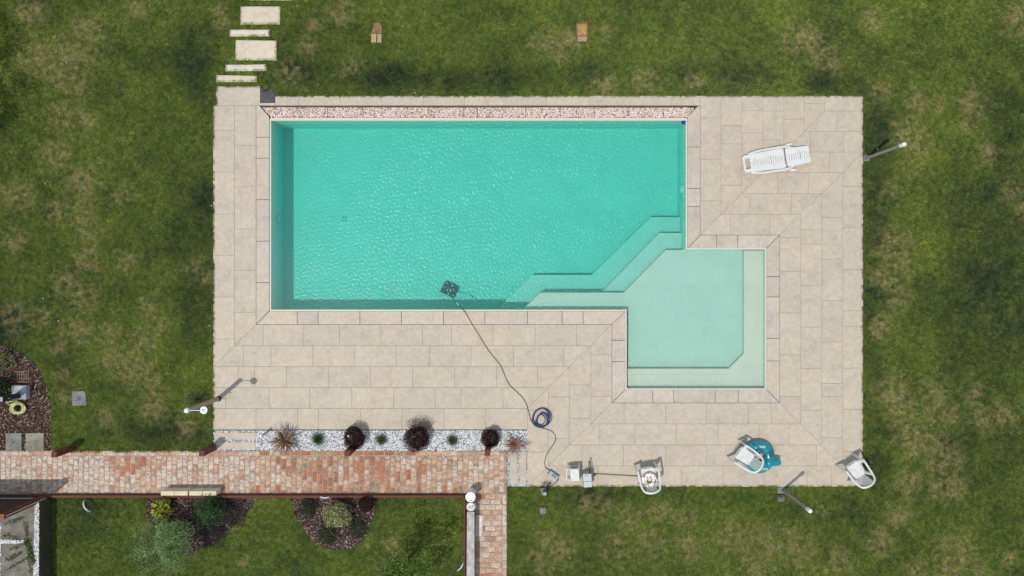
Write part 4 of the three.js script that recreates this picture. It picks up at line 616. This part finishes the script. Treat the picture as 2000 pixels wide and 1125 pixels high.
// ------------------------------------------------------------------ raised roof with gravel rim at the path corner
{
  const h = 0.5, t = thing('raised_terrace', 'low grey raised terrace with white gravel rim and creeping plants', 'terrace');
  const x1 = X(77, h), zn = Z(972);
  mesh('earth_bank', flat(blockGeo(ccw([[X(-90), zn], [x1, zn], [x1, Z(1190)], [X(-90), Z(1190)]]), -0.05, h - 0.02)), mat(lit(92, 86, 62), 0.95, { map: concreteTex }), t);
  mesh('terrace_surface', blockGeo(ccw([[X(-88), zn + 0.02], [x1 - 0.1, zn + 0.02], [x1 - 0.1, Z(1188)], [X(-88), Z(1188)]]), h - 0.03, h - 0.005), mat(lit(166, 158, 148), 0.95, { map: concreteTex }), t);
  const white = [[244, 244, 244], [232, 232, 232], [250, 250, 250], [206, 206, 206], [150, 150, 150]];
  for (const p of [[[68.5, 984], [76.5, 980.5], [75.5, 1170], [65, 1170]], [[2, 1054], [48, 1055], [48, 1061], [2, 1061]], [[-5, 1020], [2.5, 1020], [1, 1170], [-5, 1170]]]) scatter('gravel_rim', '', '', p.map(([a, b]) => [1000 + (a - 1000) * (HGT - h) / HGT, 562.5 + (b - 562.5) * (HGT - h) / HGT]), h + 0.004, p[0][0] === 68.5 ? 1400 : 420, [0.012, 0.021], white, t, [pebbleGeos[2]], 1.3, 0.004, 0.7);
  const mesh1 = []; for (let i = 0; i < 60; i++) { const x = 4 + i * 2.4; const a = V(x - 40, 1125, h), b = V(x + 22, 1016, h); if (x + 22 > 68 || x - 40 < 0) continue; mesh1.push(bar(a, b, 0.002, 0.002, 4)); } if (mesh1.length) { const o = mesh('wire_netting', mergeGeometries(mesh1.map((g) => g.toNonIndexed())), mat(lit(140, 134, 128), 0.7), t); o.userData = { kind: 'stuff' }; }
  const vine = []; for (const [a, b, c, d] of [[10, 1024, 45, 1012], [8, 1046, 40, 1055], [48, 1020, 52, 1050], [50, 1055, 66, 1100], [20, 1075, 55, 1058], [12, 1095, 40, 1080], [20, 1110, 60, 1085], [55, 1080, 60, 1120]]) { mesh('runner', tube([V(a, b, h + 0.01), V((a + c) / 2 + rr(-4, 4), (b + d) / 2 + rr(-4, 4), h + 0.03), V(c, d, h + 0.01)], 0.007, 14, false, 5), mat(lit(88, 76, 60), 0.9), t); vine.push([a, b, c, d]); }
  mesh('creeping_leaves', leaves(900, () => { const [a, b, c, d] = rnd() < 0.4 ? vine[3] : pick(vine), k = rnd(), p = V(a + (c - a) * k + rr(-3, 3), b + (d - b) * k + rr(-3, 3), h + rr(0.01, 0.07)); return [p, new THREE.Vector3(rr(-1, 1), 0.8, rr(-1, 1))]; }, 0.05, 0.03, g3([112, 136, 62], [136, 156, 82], [84, 108, 50], [64, 82, 44]), 0.6), LM, t);
  const scr = thing('plank_screen', 'tall dark brown plank screen beside the brick path', 'screen'), zz = Z(966.5) + 0.03, dk = [mat(lit(92, 60, 48), 0.9, { map: woodTex }), mat(lit(84, 54, 44), 0.9, { map: woodTex })];
  for (let i = 0; i < 9; i++) mesh('plank', box(X(88) - X(-70), 0.185, 0.035, (X(88) + X(-70)) / 2, 0.075 + i * 0.193, zz), dk[i % 2], scr);
  mesh('end_post', flat(new THREE.BoxGeometry(0.13, 1.78, 0.13).translate(X(91), 0.86, zz + 0.02)), rust, scr);
  mesh('post_cap', box(0.14, 0.02, 0.14, X(91), 1.765, zz + 0.02, 0.004), mat(lit(184, 104, 74), 0.9, { map: brickTex }), scr);
  mesh('edge_strip', box(0.018, 1.7, 0.03, X(91) + 0.075, 0.85, zz + 0.02), mat(lit(206, 204, 202), 0.4), scr);
  mesh('grey_rail', bar(new THREE.Vector3(X(-20), 0.42, zz - 0.05), new THREE.Vector3(X(84), 0.42, zz - 0.05), 0.02), mat(lit(150, 156, 156), 0.5), scr);
}

// ------------------------------------------------------------------ sun lounger
const plasticTex = texture(512, (u, v) => { const k = 0.965 + 0.06 * (tfbm(u * 7, v * 7, 7, 5) - 0.5) - 0.06 * smooth(0.6, 0.75, tfbm(u * 12 + 4, v * 12, 12, 4)); return [k, k, k - 0.012]; }, 0.9);
const plastic = pmat(lit(241, 242, 243), 0.45, { map: plasticTex });
{
  const A = V(1452, 321, 0.3), B = V(1580, 301, 0.3), L = A.distanceTo(B), t = thing('sun_lounger', 'white slatted plastic sun lounger lying flat on the terrace', 'sun lounger', new THREE.Vector3((A.x + B.x) / 2, 0, (A.z + B.z) / 2), -Math.atan2(B.z - A.z, B.x - A.x));
  const panel = (x0, x1, w0, w1, slots, y0, y1, handle) => {
    const holes = slots.map(([x, l, w]) => [[x - w, -l], [x - w * 0.4, 0], [x - w, l], [x + w, l], [x + w * 1.6, 0], [x + w, -l]]); if (handle) holes.push([[x0 + 0.06, -0.15], [x0 + 0.06, 0.15], [x0 + 0.2, 0.15], [x0 + 0.2, -0.15]]);
    const r = 0.05, g = blockGeo(ccw([[x0 + r, -w0], [x1 - r, -w1], [x1, -w1 + r], [x1, w1 - r], [x1 - r, w1], [x0 + r, w0], [x0, w0 - r], [x0, -w0 + r]]), y0, y1, holes); return flat(g);
  };
  const s1 = []; for (let i = 0; i < 15; i++) s1.push([-L / 2 + 0.29 + i * 0.064, i === 8 ? 0.12 : 0.105, i === 8 ? 0.009 : 0.0045]);
  mesh('seat_panel', panel(-L / 2, 0.245, 0.25, 0.29, s1, 0.26, 0.3, true), plastic, t);
  const s2 = []; for (let i = 0; i < 10; i++) s2.push([0.38 + i * 0.063, i === 5 ? 0.115 : 0.1, i === 5 ? 0.009 : 0.0045]);
  const back = mesh('backrest', panel(0.29, L / 2 + 0.01, 0.27, 0.24, s2, 0.27, 0.31, false), plastic, t); back.rotation.z = 0.03;
  for (const s of [-1, 1]) {
    mesh('side_rail', sweep([new THREE.Vector3(-L / 2 + 0.2, 0.235, s * 0.27), new THREE.Vector3(-L / 2 + 0.5, 0.25, s * 0.315), new THREE.Vector3(-0.1, 0.25, s * 0.325), new THREE.Vector3(0.35, 0.25, s * 0.315), new THREE.Vector3(0.5, 0.24, s * 0.26)], 0.075, 0.07), plastic, t);
    mesh('leg', taper(new THREE.Vector3(-L / 2 + 0.3, 0, s * 0.3), 0.06, 0.05, new THREE.Vector3(-L / 2 + 0.36, 0.24, s * 0.28), 0.1, 0.06), plastic, t);
    mesh('leg', taper(new THREE.Vector3(0.42, 0.03, s * 0.3), 0.06, 0.05, new THREE.Vector3(0.36, 0.24, s * 0.29), 0.1, 0.06), plastic, t);
    mesh('wheel', new THREE.CylinderGeometry(0.125, 0.125, 0.06, 32).rotateX(Math.PI / 2).translate(0.5, 0.125, s * 0.37), plastic, t);
  }
  mesh('cross_bar', box(0.03, 0.03, 0.56, 0.268, 0.2, 0), plastic, t);
}
// ------------------------------------------------------------------ plastic armchairs
function makeChair(name, label, p, turn) {
  const t = thing(name, label, 'chair', p, turn, 'white plastic armchairs'), v = (x, y, z) => new THREE.Vector3(x, y, z);
  mesh('seat', flat(blockGeo(ccw([[-0.215, -0.2], [-0.15, -0.25], [0.15, -0.25], [0.215, -0.2], [0.195, 0.12], [0.15, 0.19], [-0.15, 0.19], [-0.195, 0.12]]), 0.405, 0.43, [], 0.008)), plastic, t);
  mesh('seat_skirt', sweep([v(-0.21, 0.39, 0.16), v(-0.225, 0.39, -0.18), v(-0.16, 0.385, -0.255), v(0.16, 0.385, -0.255), v(0.225, 0.39, -0.18), v(0.21, 0.39, 0.16)], 0.015, 0.06), plastic, t);
  mesh('arm_and_back_rail', sweep([v(-0.29, 0.6, -0.27), v(-0.288, 0.645, -0.2), v(-0.28, 0.655, 0.0), v(-0.265, 0.69, 0.17), v(-0.21, 0.77, 0.29), v(-0.1, 0.815, 0.335), v(0, 0.825, 0.345), v(0.1, 0.815, 0.335), v(0.21, 0.77, 0.29), v(0.265, 0.69, 0.17), v(0.28, 0.655, 0.0), v(0.288, 0.645, -0.2), v(0.29, 0.6, -0.27)], 0.055, 0.022, false, new THREE.Vector3(0, 1, 0), 72), plastic, t);
  const slatM = plastic;
  for (let i = 0; i < 7; i++) { const x = (i - 3) * 0.042; mesh('back_slat', sweep([v(x * 0.95, 0.42, 0.18), v(x, 0.6, 0.245), v(x * 1.05, 0.8 - Math.abs(x) * 0.18, 0.325)], 0.03, 0.012, false, v(0, 0, 1)), slatM, t); }
  for (const s of [-1, 1]) {
    mesh('leg', taper(v(s * 0.29, 0, -0.3), 0.035, 0.05, v(s * 0.285, 0.64, -0.215), 0.04, 0.1), plastic, t);
    mesh('leg', taper(v(s * 0.255, 0, 0.31), 0.045, 0.05, v(s * 0.2, 0.44, 0.17), 0.05, 0.08), plastic, t);
    mesh('rear_upright', taper(v(s * 0.2, 0.42, 0.17), 0.05, 0.07, v(s * 0.265, 0.69, 0.19), 0.04, 0.06), plastic, t);
    mesh('arm_bracket', taper(v(s * 0.215, 0.4, -0.16), 0.03, 0.12, v(s * 0.28, 0.5, -0.2), 0.03, 0.1), plastic, t);
  }
  return t;
}
const face = (dx, dz) => Math.atan2(-dx, -dz);
const chair = makeChair('plastic_armchair', 'white plastic armchair standing against the teal swim ring', V(1457, 893.5, 0.43).setY(0), face(-40, -27));
dup(chair, V(1266, 932, 0.43).setY(0), face(-8, -50), 'white plastic armchair with a patterned swim ring on its seat');
dup(chair, V(1673, 921, 0.43).setY(0), face(-26, -38), 'empty white plastic armchair at the corner of the terrace');

// ------------------------------------------------------------------ swim rings
const font = await new FontLoader().loadAsync('fonts/droid/droid_sans_bold.typeface.json');
{
  const t = thing('teal_swim_ring', 'teal inflatable swim ring with a rounded head lying on the terrace', 'swim ring', V(1482, 893, 0.2).setY(0)), R = 0.315, r = 0.165;
  const teal = pmat(lit(0, 146, 162), 0.28, { clearcoat: 0.3, clearcoatRoughness: 0.2 }), blue = pmat(lit(0, 104, 142), 0.28, { clearcoat: 0.3, clearcoatRoughness: 0.2 });
  const seg = (a0, a1, m, k) => { const g = new THREE.TorusGeometry(R, r, 28, Math.ceil((a1 - a0) * 12), a1 - a0); g.rotateZ(a0); g.rotateX(-Math.PI / 2); g.scale(1, 0.86, 1); g.translate(0, r * 0.86, 0); return mesh(k, g, m, t); };
  const d = Math.PI / 180;
  seg(-55 * d, 2 * d, teal, 'tube'); seg(2 * d, 36 * d, blue, 'blue_panel'); seg(36 * d, 128 * d, teal, 'tube'); seg(128 * d, 158 * d, blue, 'blue_panel'); seg(158 * d, 305 * d, teal, 'tube');
  const neck = new THREE.LatheGeometry([[0, 0], [0.13, 0.02], [0.15, 0.1], [0.12, 0.2], [0.1, 0.3], [0.095, 0.38], [0.07, 0.44], [0, 0.46]].map(([a, b]) => new THREE.Vector2(a, b)), 28); neck.rotateZ(-Math.PI / 2 + 0.1); neck.rotateY(0.04); neck.translate(0.17, 0.2, 0.15); mesh('head', neck, teal, t);
  const txt = (s, x, z, turn, size) => { const g = new TextGeometry(s, { font, size, depth: 0.012, curveSegments: 3 }); g.computeBoundingBox(); const b = g.boundingBox; g.translate(-(b.max.x + b.min.x) / 2, -(b.max.y + b.min.y) / 2, 0); g.rotateX(-Math.PI / 2); g.rotateY(turn); g.translate(x, r * 1.72 - 0.008, z); mesh('lettering', g, mat(lit(226, 240, 244), 0.5), t); };
  txt('NOCTIL', 0.0, -0.315, Math.PI, 0.062); txt('NOCTIL', 0.07, 0.32, Math.PI, 0.062);
  mesh('valve', cyl(0.016, 0.012, 0.02, -0.1, r * 1.7, -0.28, 12), mat(lit(220, 230, 232), 0.5), t);
}
{
  const cv = document.createElement('canvas'); cv.width = 512; cv.height = 256; const c = cv.getContext('2d'); c.fillStyle = '#f3f1f0'; c.fillRect(0, 0, 512, 256);
  const cols = ['#7a2a4e', '#5fae4a', '#d8c94a', '#c8344c', '#4a5560', '#9b4a78', '#e3e8ea', '#e08aa0', '#6b2f52'];
  for (let i = 0; i < 190; i++) { c.fillStyle = pick(cols); c.beginPath(); c.ellipse(rr(0, 512), rr(10, 246), rr(5, 20), rr(4, 13), rr(0, 3), 0, 6.29); c.fill(); }
  c.fillStyle = '#6b3658'; c.fillRect(0, 0, 512, 20); c.fillRect(0, 118, 512, 26);
  const tx = new THREE.CanvasTexture(cv); tx.colorSpace = THREE.SRGBColorSpace; tx.wrapS = tx.wrapT = THREE.RepeatWrapping;
  const t = thing('patterned_swim_ring', 'small colourful patterned swim ring lying on a plastic chair seat', 'swim ring', V(1268, 938, 0.5).setY(0.432), 0.3);
  const g = new THREE.TorusGeometry(0.148, 0.076, 24, 64); g.rotateX(-Math.PI / 2); g.scale(1, 0.9, 1); g.translate(0, 0.066, 0); mesh('tube', g, pmat(0xffffff, 0.3, { map: tx }), t);
  mesh('valve', cyl(0.01, 0.008, 0.016, 0.13, 0.135, 0.02, 10), mat(lit(230, 230, 230), 0.5), t);
}
// ------------------------------------------------------------------ stool, caddy, pole, charger, cable
{
  const t = thing('plastic_stool', 'white plastic stool with a side handle near the power supply', 'stool', V(1123, 928, 0.45).setY(0), 0.04), v = (x, y, z) => new THREE.Vector3(x, y, z);
  mesh('top', flat(blockGeo(ccw([[-0.13, -0.12], [-0.09, -0.17], [0.07, -0.17], [0.115, -0.12], [0.125, 0.12], [0.1, 0.17], [-0.09, 0.17], [-0.12, 0.13]]), 0.42, 0.45, [], 0.009)), plastic, t);
  for (const s of [-1, 1]) for (const k of [-1, 1]) mesh('leg', taper(v(s * 0.17, 0, k * 0.2), 0.05, 0.06, v(s * 0.105, 0.43, k * 0.14), 0.045, 0.06), plastic, t);
  for (const k of [-1, 1]) { mesh('rung', taper(v(0, 0.13, k * 0.185), 0.3, 0.02, v(0, 0.17, k * 0.18), 0.28, 0.02), plastic, t); mesh('apron', taper(v(0, 0.33, k * 0.155), 0.25, 0.018, v(0, 0.43, k * 0.145), 0.22, 0.018), plastic, t); }
  mesh('side_handle', tube([v(-0.13, 0.4, -0.14), v(-0.21, 0.36, -0.15), v(-0.225, 0.34, 0), v(-0.215, 0.36, 0.15), v(-0.13, 0.4, 0.14)], 0.018, 30), plastic, t);
  for (const s of [-1, 1]) mesh('side_panel', taper(v(s * 0.145, 0.2, 0), 0.018, 0.26, v(s * 0.115, 0.43, 0), 0.018, 0.24), plastic, t);
}
{
  const t = thing('pool_caddy', 'light grey pool caddy box with a black pull handle', 'caddy', V(1147.5, 939, 0.36).setY(0), 0.06), g = mat(lit(204, 208, 212), 0.5), v = (x, y, z) => new THREE.Vector3(x, y, z);
  mesh('body', box(0.235, 0.32, 0.38, 0, 0.17, 0, 0.015), mat(lit(178, 182, 188), 0.5), t);
  mesh('lid', box(0.245, 0.025, 0.215, 0, 0.345, -0.085, 0.008), g, t); mesh('lid', box(0.235, 0.025, 0.16, 0.005, 0.342, 0.11, 0.008), g, t); mesh('lid_grip', box(0.09, 0.012, 0.012, -0.02, 0.36, -0.14), mat(lit(150, 154, 160), 0.5), t);
  mesh('pull_handle', tube([v(0.07, 0.3, -0.19), v(0.075, 0.26, -0.3), v(0.085, 0.2, -0.5), v(0.1, 0.19, -0.52), v(0.115, 0.2, -0.5), v(0.11, 0.26, -0.3), v(0.105, 0.3, -0.19)], 0.012, 50), mat(lit(44, 46, 50), 0.5), t);
  for (const s of [-1, 1]) mesh('wheel', new THREE.CylinderGeometry(0.03, 0.03, 0.03, 18).rotateZ(Math.PI / 2).translate(s * 0.1, 0.03, 0.14), mat(lit(50, 50, 54), 0.7), t);
  const p = thing('brush_pole', 'thin grey brush pole lying on the terrace toward a chair', 'pole'); mesh('shaft', bar(V(1159, 925.5, 0.03), V(1252, 930.5, 0.03), 0.013), mat(lit(140, 140, 144), 0.35, { metalness: 0.3 }), p); mesh('clip', box(0.05, 0.05, 0.06, X(1161.5), 0.03, Z(926.5), 0.006), mat(lit(54, 54, 58), 0.6), p);
}
{
  const cm = mat(lit(62, 64, 70), 0.55), bm = mat(lit(44, 74, 124), 0.45), t = thing('cleaner_cable', 'long thin cable from the pool cleaner across the terrace to a blue coil', 'cable'), W = WL + 0.012, G = 0.009;
  mesh('cable', tube([[882, 577, -0.55], [887, 586, -0.3], [893, 592, W], [900, 600, W], [905, 605.5, 0.012], [910, 612, G], [922, 633, G], [936, 655, G], [950, 678, G], [964, 697, G], [976, 711, G], [983, 725, G], [990, 743, G], [998, 755, G], [1010, 766, G], [1021, 777, G], [1028, 789, G], [1032.5, 804, G], [1037, 820, G], [1044, 831, G], [1055, 836, G]].map(([a, b, h]) => V(a, b, h)), 0.0105, 220, false, 7), cm, t);
  mesh('connector', bar(V(892, 591, W + 0.004), V(896, 596.5, W + 0.004), 0.02), mat(lit(150, 190, 196), 0.5), t);
  mesh('float', bar(V(896, 597, W + 0.003), V(898.5, 600, W + 0.003), 0.02), mat(lit(20, 80, 150), 0.5), t);
  const pts = []; for (let i = 0; i <= 190; i++) { const a = i / 190 * 6.283 * 8 + 1.6, k = 14.4 + 3.6 * Math.sin(i * 0.137) + 1.6 * Math.sin(i * 0.53 + 1); const lift = 0.012 + 0.05 * (i / 190) * (0.6 + 0.4 * Math.sin(i)); pts.push(V(1057.5 + k * Math.cos(a) * 1.02 + 1.5 * Math.sin(i * 0.05), 819 - (k - 14) * 0.55 + k * Math.sin(a) + 0, lift)); }
  mesh('coil', tube(pts, 0.0115, 640, false, 6), bm, t);
  mesh('outer_loop', tube([...Array(15)].map((_, i) => { const a = i / 14 * 6.283 + 1.9; return V(1059 + 18.5 * Math.cos(a), 815 + 17.5 * Math.sin(a), 0.05); }), 0.0105, 80, false, 6), cm, t);
  mesh('inner_loop', tube([...Array(15)].map((_, i) => { const a = i / 14 * 6.283 + 1.2; return V(1056 + 8.5 * Math.cos(a), 820 + 10 * Math.sin(a), 0.04); }), 0.0105, 80, false, 6), cm, t);
  const lead = thing('supply_lead', 'dark lead curving from the cable coil to the power supply', 'cable'); mesh('lead', tube([[1055, 835, 0.03], [1066, 838, G], [1077, 842, G], [1084, 850, G], [1085, 859, G], [1080, 869, G], [1072, 881, G], [1066, 892, G], [1064, 904, G], [1066, 913, G], [1072, 918, 0.04], [1075, 921, 0.05]].map(([a, b, h]) => V(a, b, h)), 0.0105, 110, false, 7), cm, lead);
  mesh('plug_lead', tube([[1089, 933, 0.05], [1090.5, 936, G], [1087, 941, G], [1081, 946, G], [1074, 950.5, 0.03], [1066, 954, 0.12]].map(([a, b, h]) => V(a, b, h)), 0.0105, 50, false, 7), cm, lead);
  const ps = thing('power_supply', 'grey power supply box on the terrace between cable and socket', 'power supply', V(1081, 928, 0.08).setY(0), -0.62); mesh('case', box(0.3, 0.1, 0.12, 0, 0.06, 0, 0.012), mat(lit(168, 186, 192), 0.45), ps); mesh('panel', box(0.15, 0.006, 0.085, 0.02, 0.112, 0, 0.002), mat(lit(112, 132, 142), 0.5), ps); mesh('button', cyl(0.012, 0.012, 0.01, 0.06, 0.117, 0.01, 14), mat(lit(60, 66, 72), 0.5), ps);
  for (const s of [-1, 1]) mesh('end_cap', box(0.03, 0.11, 0.13, s * 0.15, 0.06, 0, 0.01), mat(lit(120, 134, 140), 0.5), ps);
  const so = thing('outlet_post', 'grey weatherproof outlet on a concrete block at the lawn edge', 'outlet', V(1062, 958)); mesh('block', flat(blockGeo([[-0.1, -0.09], [0.06, -0.1], [0.1, 0.02], [0.02, 0.13], [-0.08, 0.09]], -0.06, 0.1, [], 0.012)), mat(lit(176, 172, 166), 0.9, { map: concreteTex }), so); mesh('outlet', box(0.1, 0.16, 0.1, 0.02, 0.17, 0.02, 0.012), mat(lit(128, 130, 132), 0.5), so); mesh('cover_flap', box(0.09, 0.02, 0.085, 0.02, 0.258, 0.02, 0.006), mat(lit(168, 170, 172), 0.4), so);
  shrub('weed_clump', 'small dark weed clump beside the outlet at the terrace edge', 1068, 950, 0.06, 0.16, 0.14, 260, 0.08, 0.01, g3([78, 78, 66], [96, 92, 80], [58, 62, 46]), { lump: 0.4, shell: 0.2, cy: 0.04, stems: 2, category: 'plant' });
}
// ------------------------------------------------------------------ in the pool
{
  const t = thing('pool_cleaner', 'grey robotic pool cleaner with two black side panels on the pool floor', 'pool cleaner', V(877, 566, FL + 0.2).setY(FL), 0.5 - 0.95), gm = mat(lit(120, 130, 142), 0.4), bk = mat(lit(14, 16, 22), 0.5);
  mesh('body', flat(blockGeo(ccw([[-0.2, -0.19], [0.2, -0.19], [0.23, -0.08], [0.23, 0.14], [0.18, 0.2], [-0.18, 0.2], [-0.23, 0.14], [-0.23, -0.08]]), 0.03, 0.19, [], 0.02)), gm, t);
  for (const s of [-1, 1]) { const g = blockGeo(ccw([[s * 0.055, -0.17], [s * 0.18, -0.16], [s * 0.22, -0.05], [s * 0.22, 0.11], [s * 0.18, 0.19], [s * 0.055, 0.18], [s * 0.05, 0.07], [s * 0.02, 0.02], [s * 0.05, -0.04]]), 0.17, 0.23, [], 0.015); mesh('side_panel', flat(g), bk, t); mesh('badge', cyl(0.022, 0.022, 0.012, s * 0.055, 0.232, 0.02, 12), mat(lit(250, 226, 60), 0.5), t); mesh('track', box(0.05, 0.14, 0.42, s * 0.24, 0.07, 0, 0.02), mat(lit(70, 86, 96), 0.7), t); }
  mesh('handle', tube([new THREE.Vector3(-0.03, 0.19, -0.16), new THREE.Vector3(0, 0.28, -0.05), new THREE.Vector3(0.0, 0.28, 0.05), new THREE.Vector3(-0.03, 0.19, 0.16)], 0.016, 24), mat(lit(30, 32, 38), 0.5), t); t.scale.setScalar(0.88);
  mesh('brush', new THREE.CylinderGeometry(0.05, 0.05, 0.4, 16).rotateZ(Math.PI / 2).translate(0, 0.05, -0.2), mat(lit(70, 86, 96), 0.8), t);
  const d = thing('chlorine_float', 'round blue chlorine float in the corner of the pool', 'pool float', V(1335, 239.5, WL).setY(WL)), bl = mat(lit(20, 82, 160), 0.35);
  mesh('disc', merged([cyl(0.062, 0.062, 0.03, 0, 0.005, 0, 28)]), bl, d); mesh('cup', cyl(0.035, 0.04, 0.1, 0, -0.05, 0, 20), mat(lit(30, 96, 172), 0.4), d); mesh('cap', cyl(0.035, 0.03, 0.02, 0, 0.028, 0, 20), mat(lit(14, 62, 130), 0.35), d);
}
// ------------------------------------------------------------------ leaf litter on the terrace
{
  const g = leaves(1, () => [new THREE.Vector3(-0.5, 0, 0), new THREE.Vector3(0.3, 1, 0)], 1, 0.4, [[1, 1, 1]], 3); g.deleteAttribute('color');
  const im = new THREE.InstancedMesh(g, mat(0xffffff, 0.9, { side: THREE.DoubleSide }), 190), M4 = new THREE.Matrix4(), q = new THREE.Quaternion(), c = new THREE.Color(), rects = [[420, 640, 1190, 836], [1200, 792, 1680, 948], [1528, 470, 1682, 780], [1372, 192, 1680, 450], [420, 212, 496, 630], [545, 189, 1360, 204]];
  for (let i = 0; i < 190; i++) { const [a, b, d, e] = rects[i % 7 > 4 ? 3 + (i % 3) : i % 4], s = rr(0.012, 0.042); q.setFromEuler(new THREE.Euler(rr(-0.3, 0.3), rr(0, 6.28), rr(-0.3, 0.3))); M4.compose(new THREE.Vector3(X(rr(a, d)), 0.007, Z(rr(b, e))), q, new THREE.Vector3(s, s * 0.4, s)); im.setMatrixAt(i, M4); im.setColorAt(i, c.copy(lit(...pick([[96, 84, 66], [122, 104, 78], [70, 62, 52], [140, 126, 100]])))); }
  im.name = 'leaf_litter'; im.castShadow = im.receiveShadow = true; im.userData = { kind: 'stuff', label: 'tiny dry leaves and twigs scattered on the paving', category: 'leaf litter' }; scene.add(im);
}
renderer.render(scene, camera);
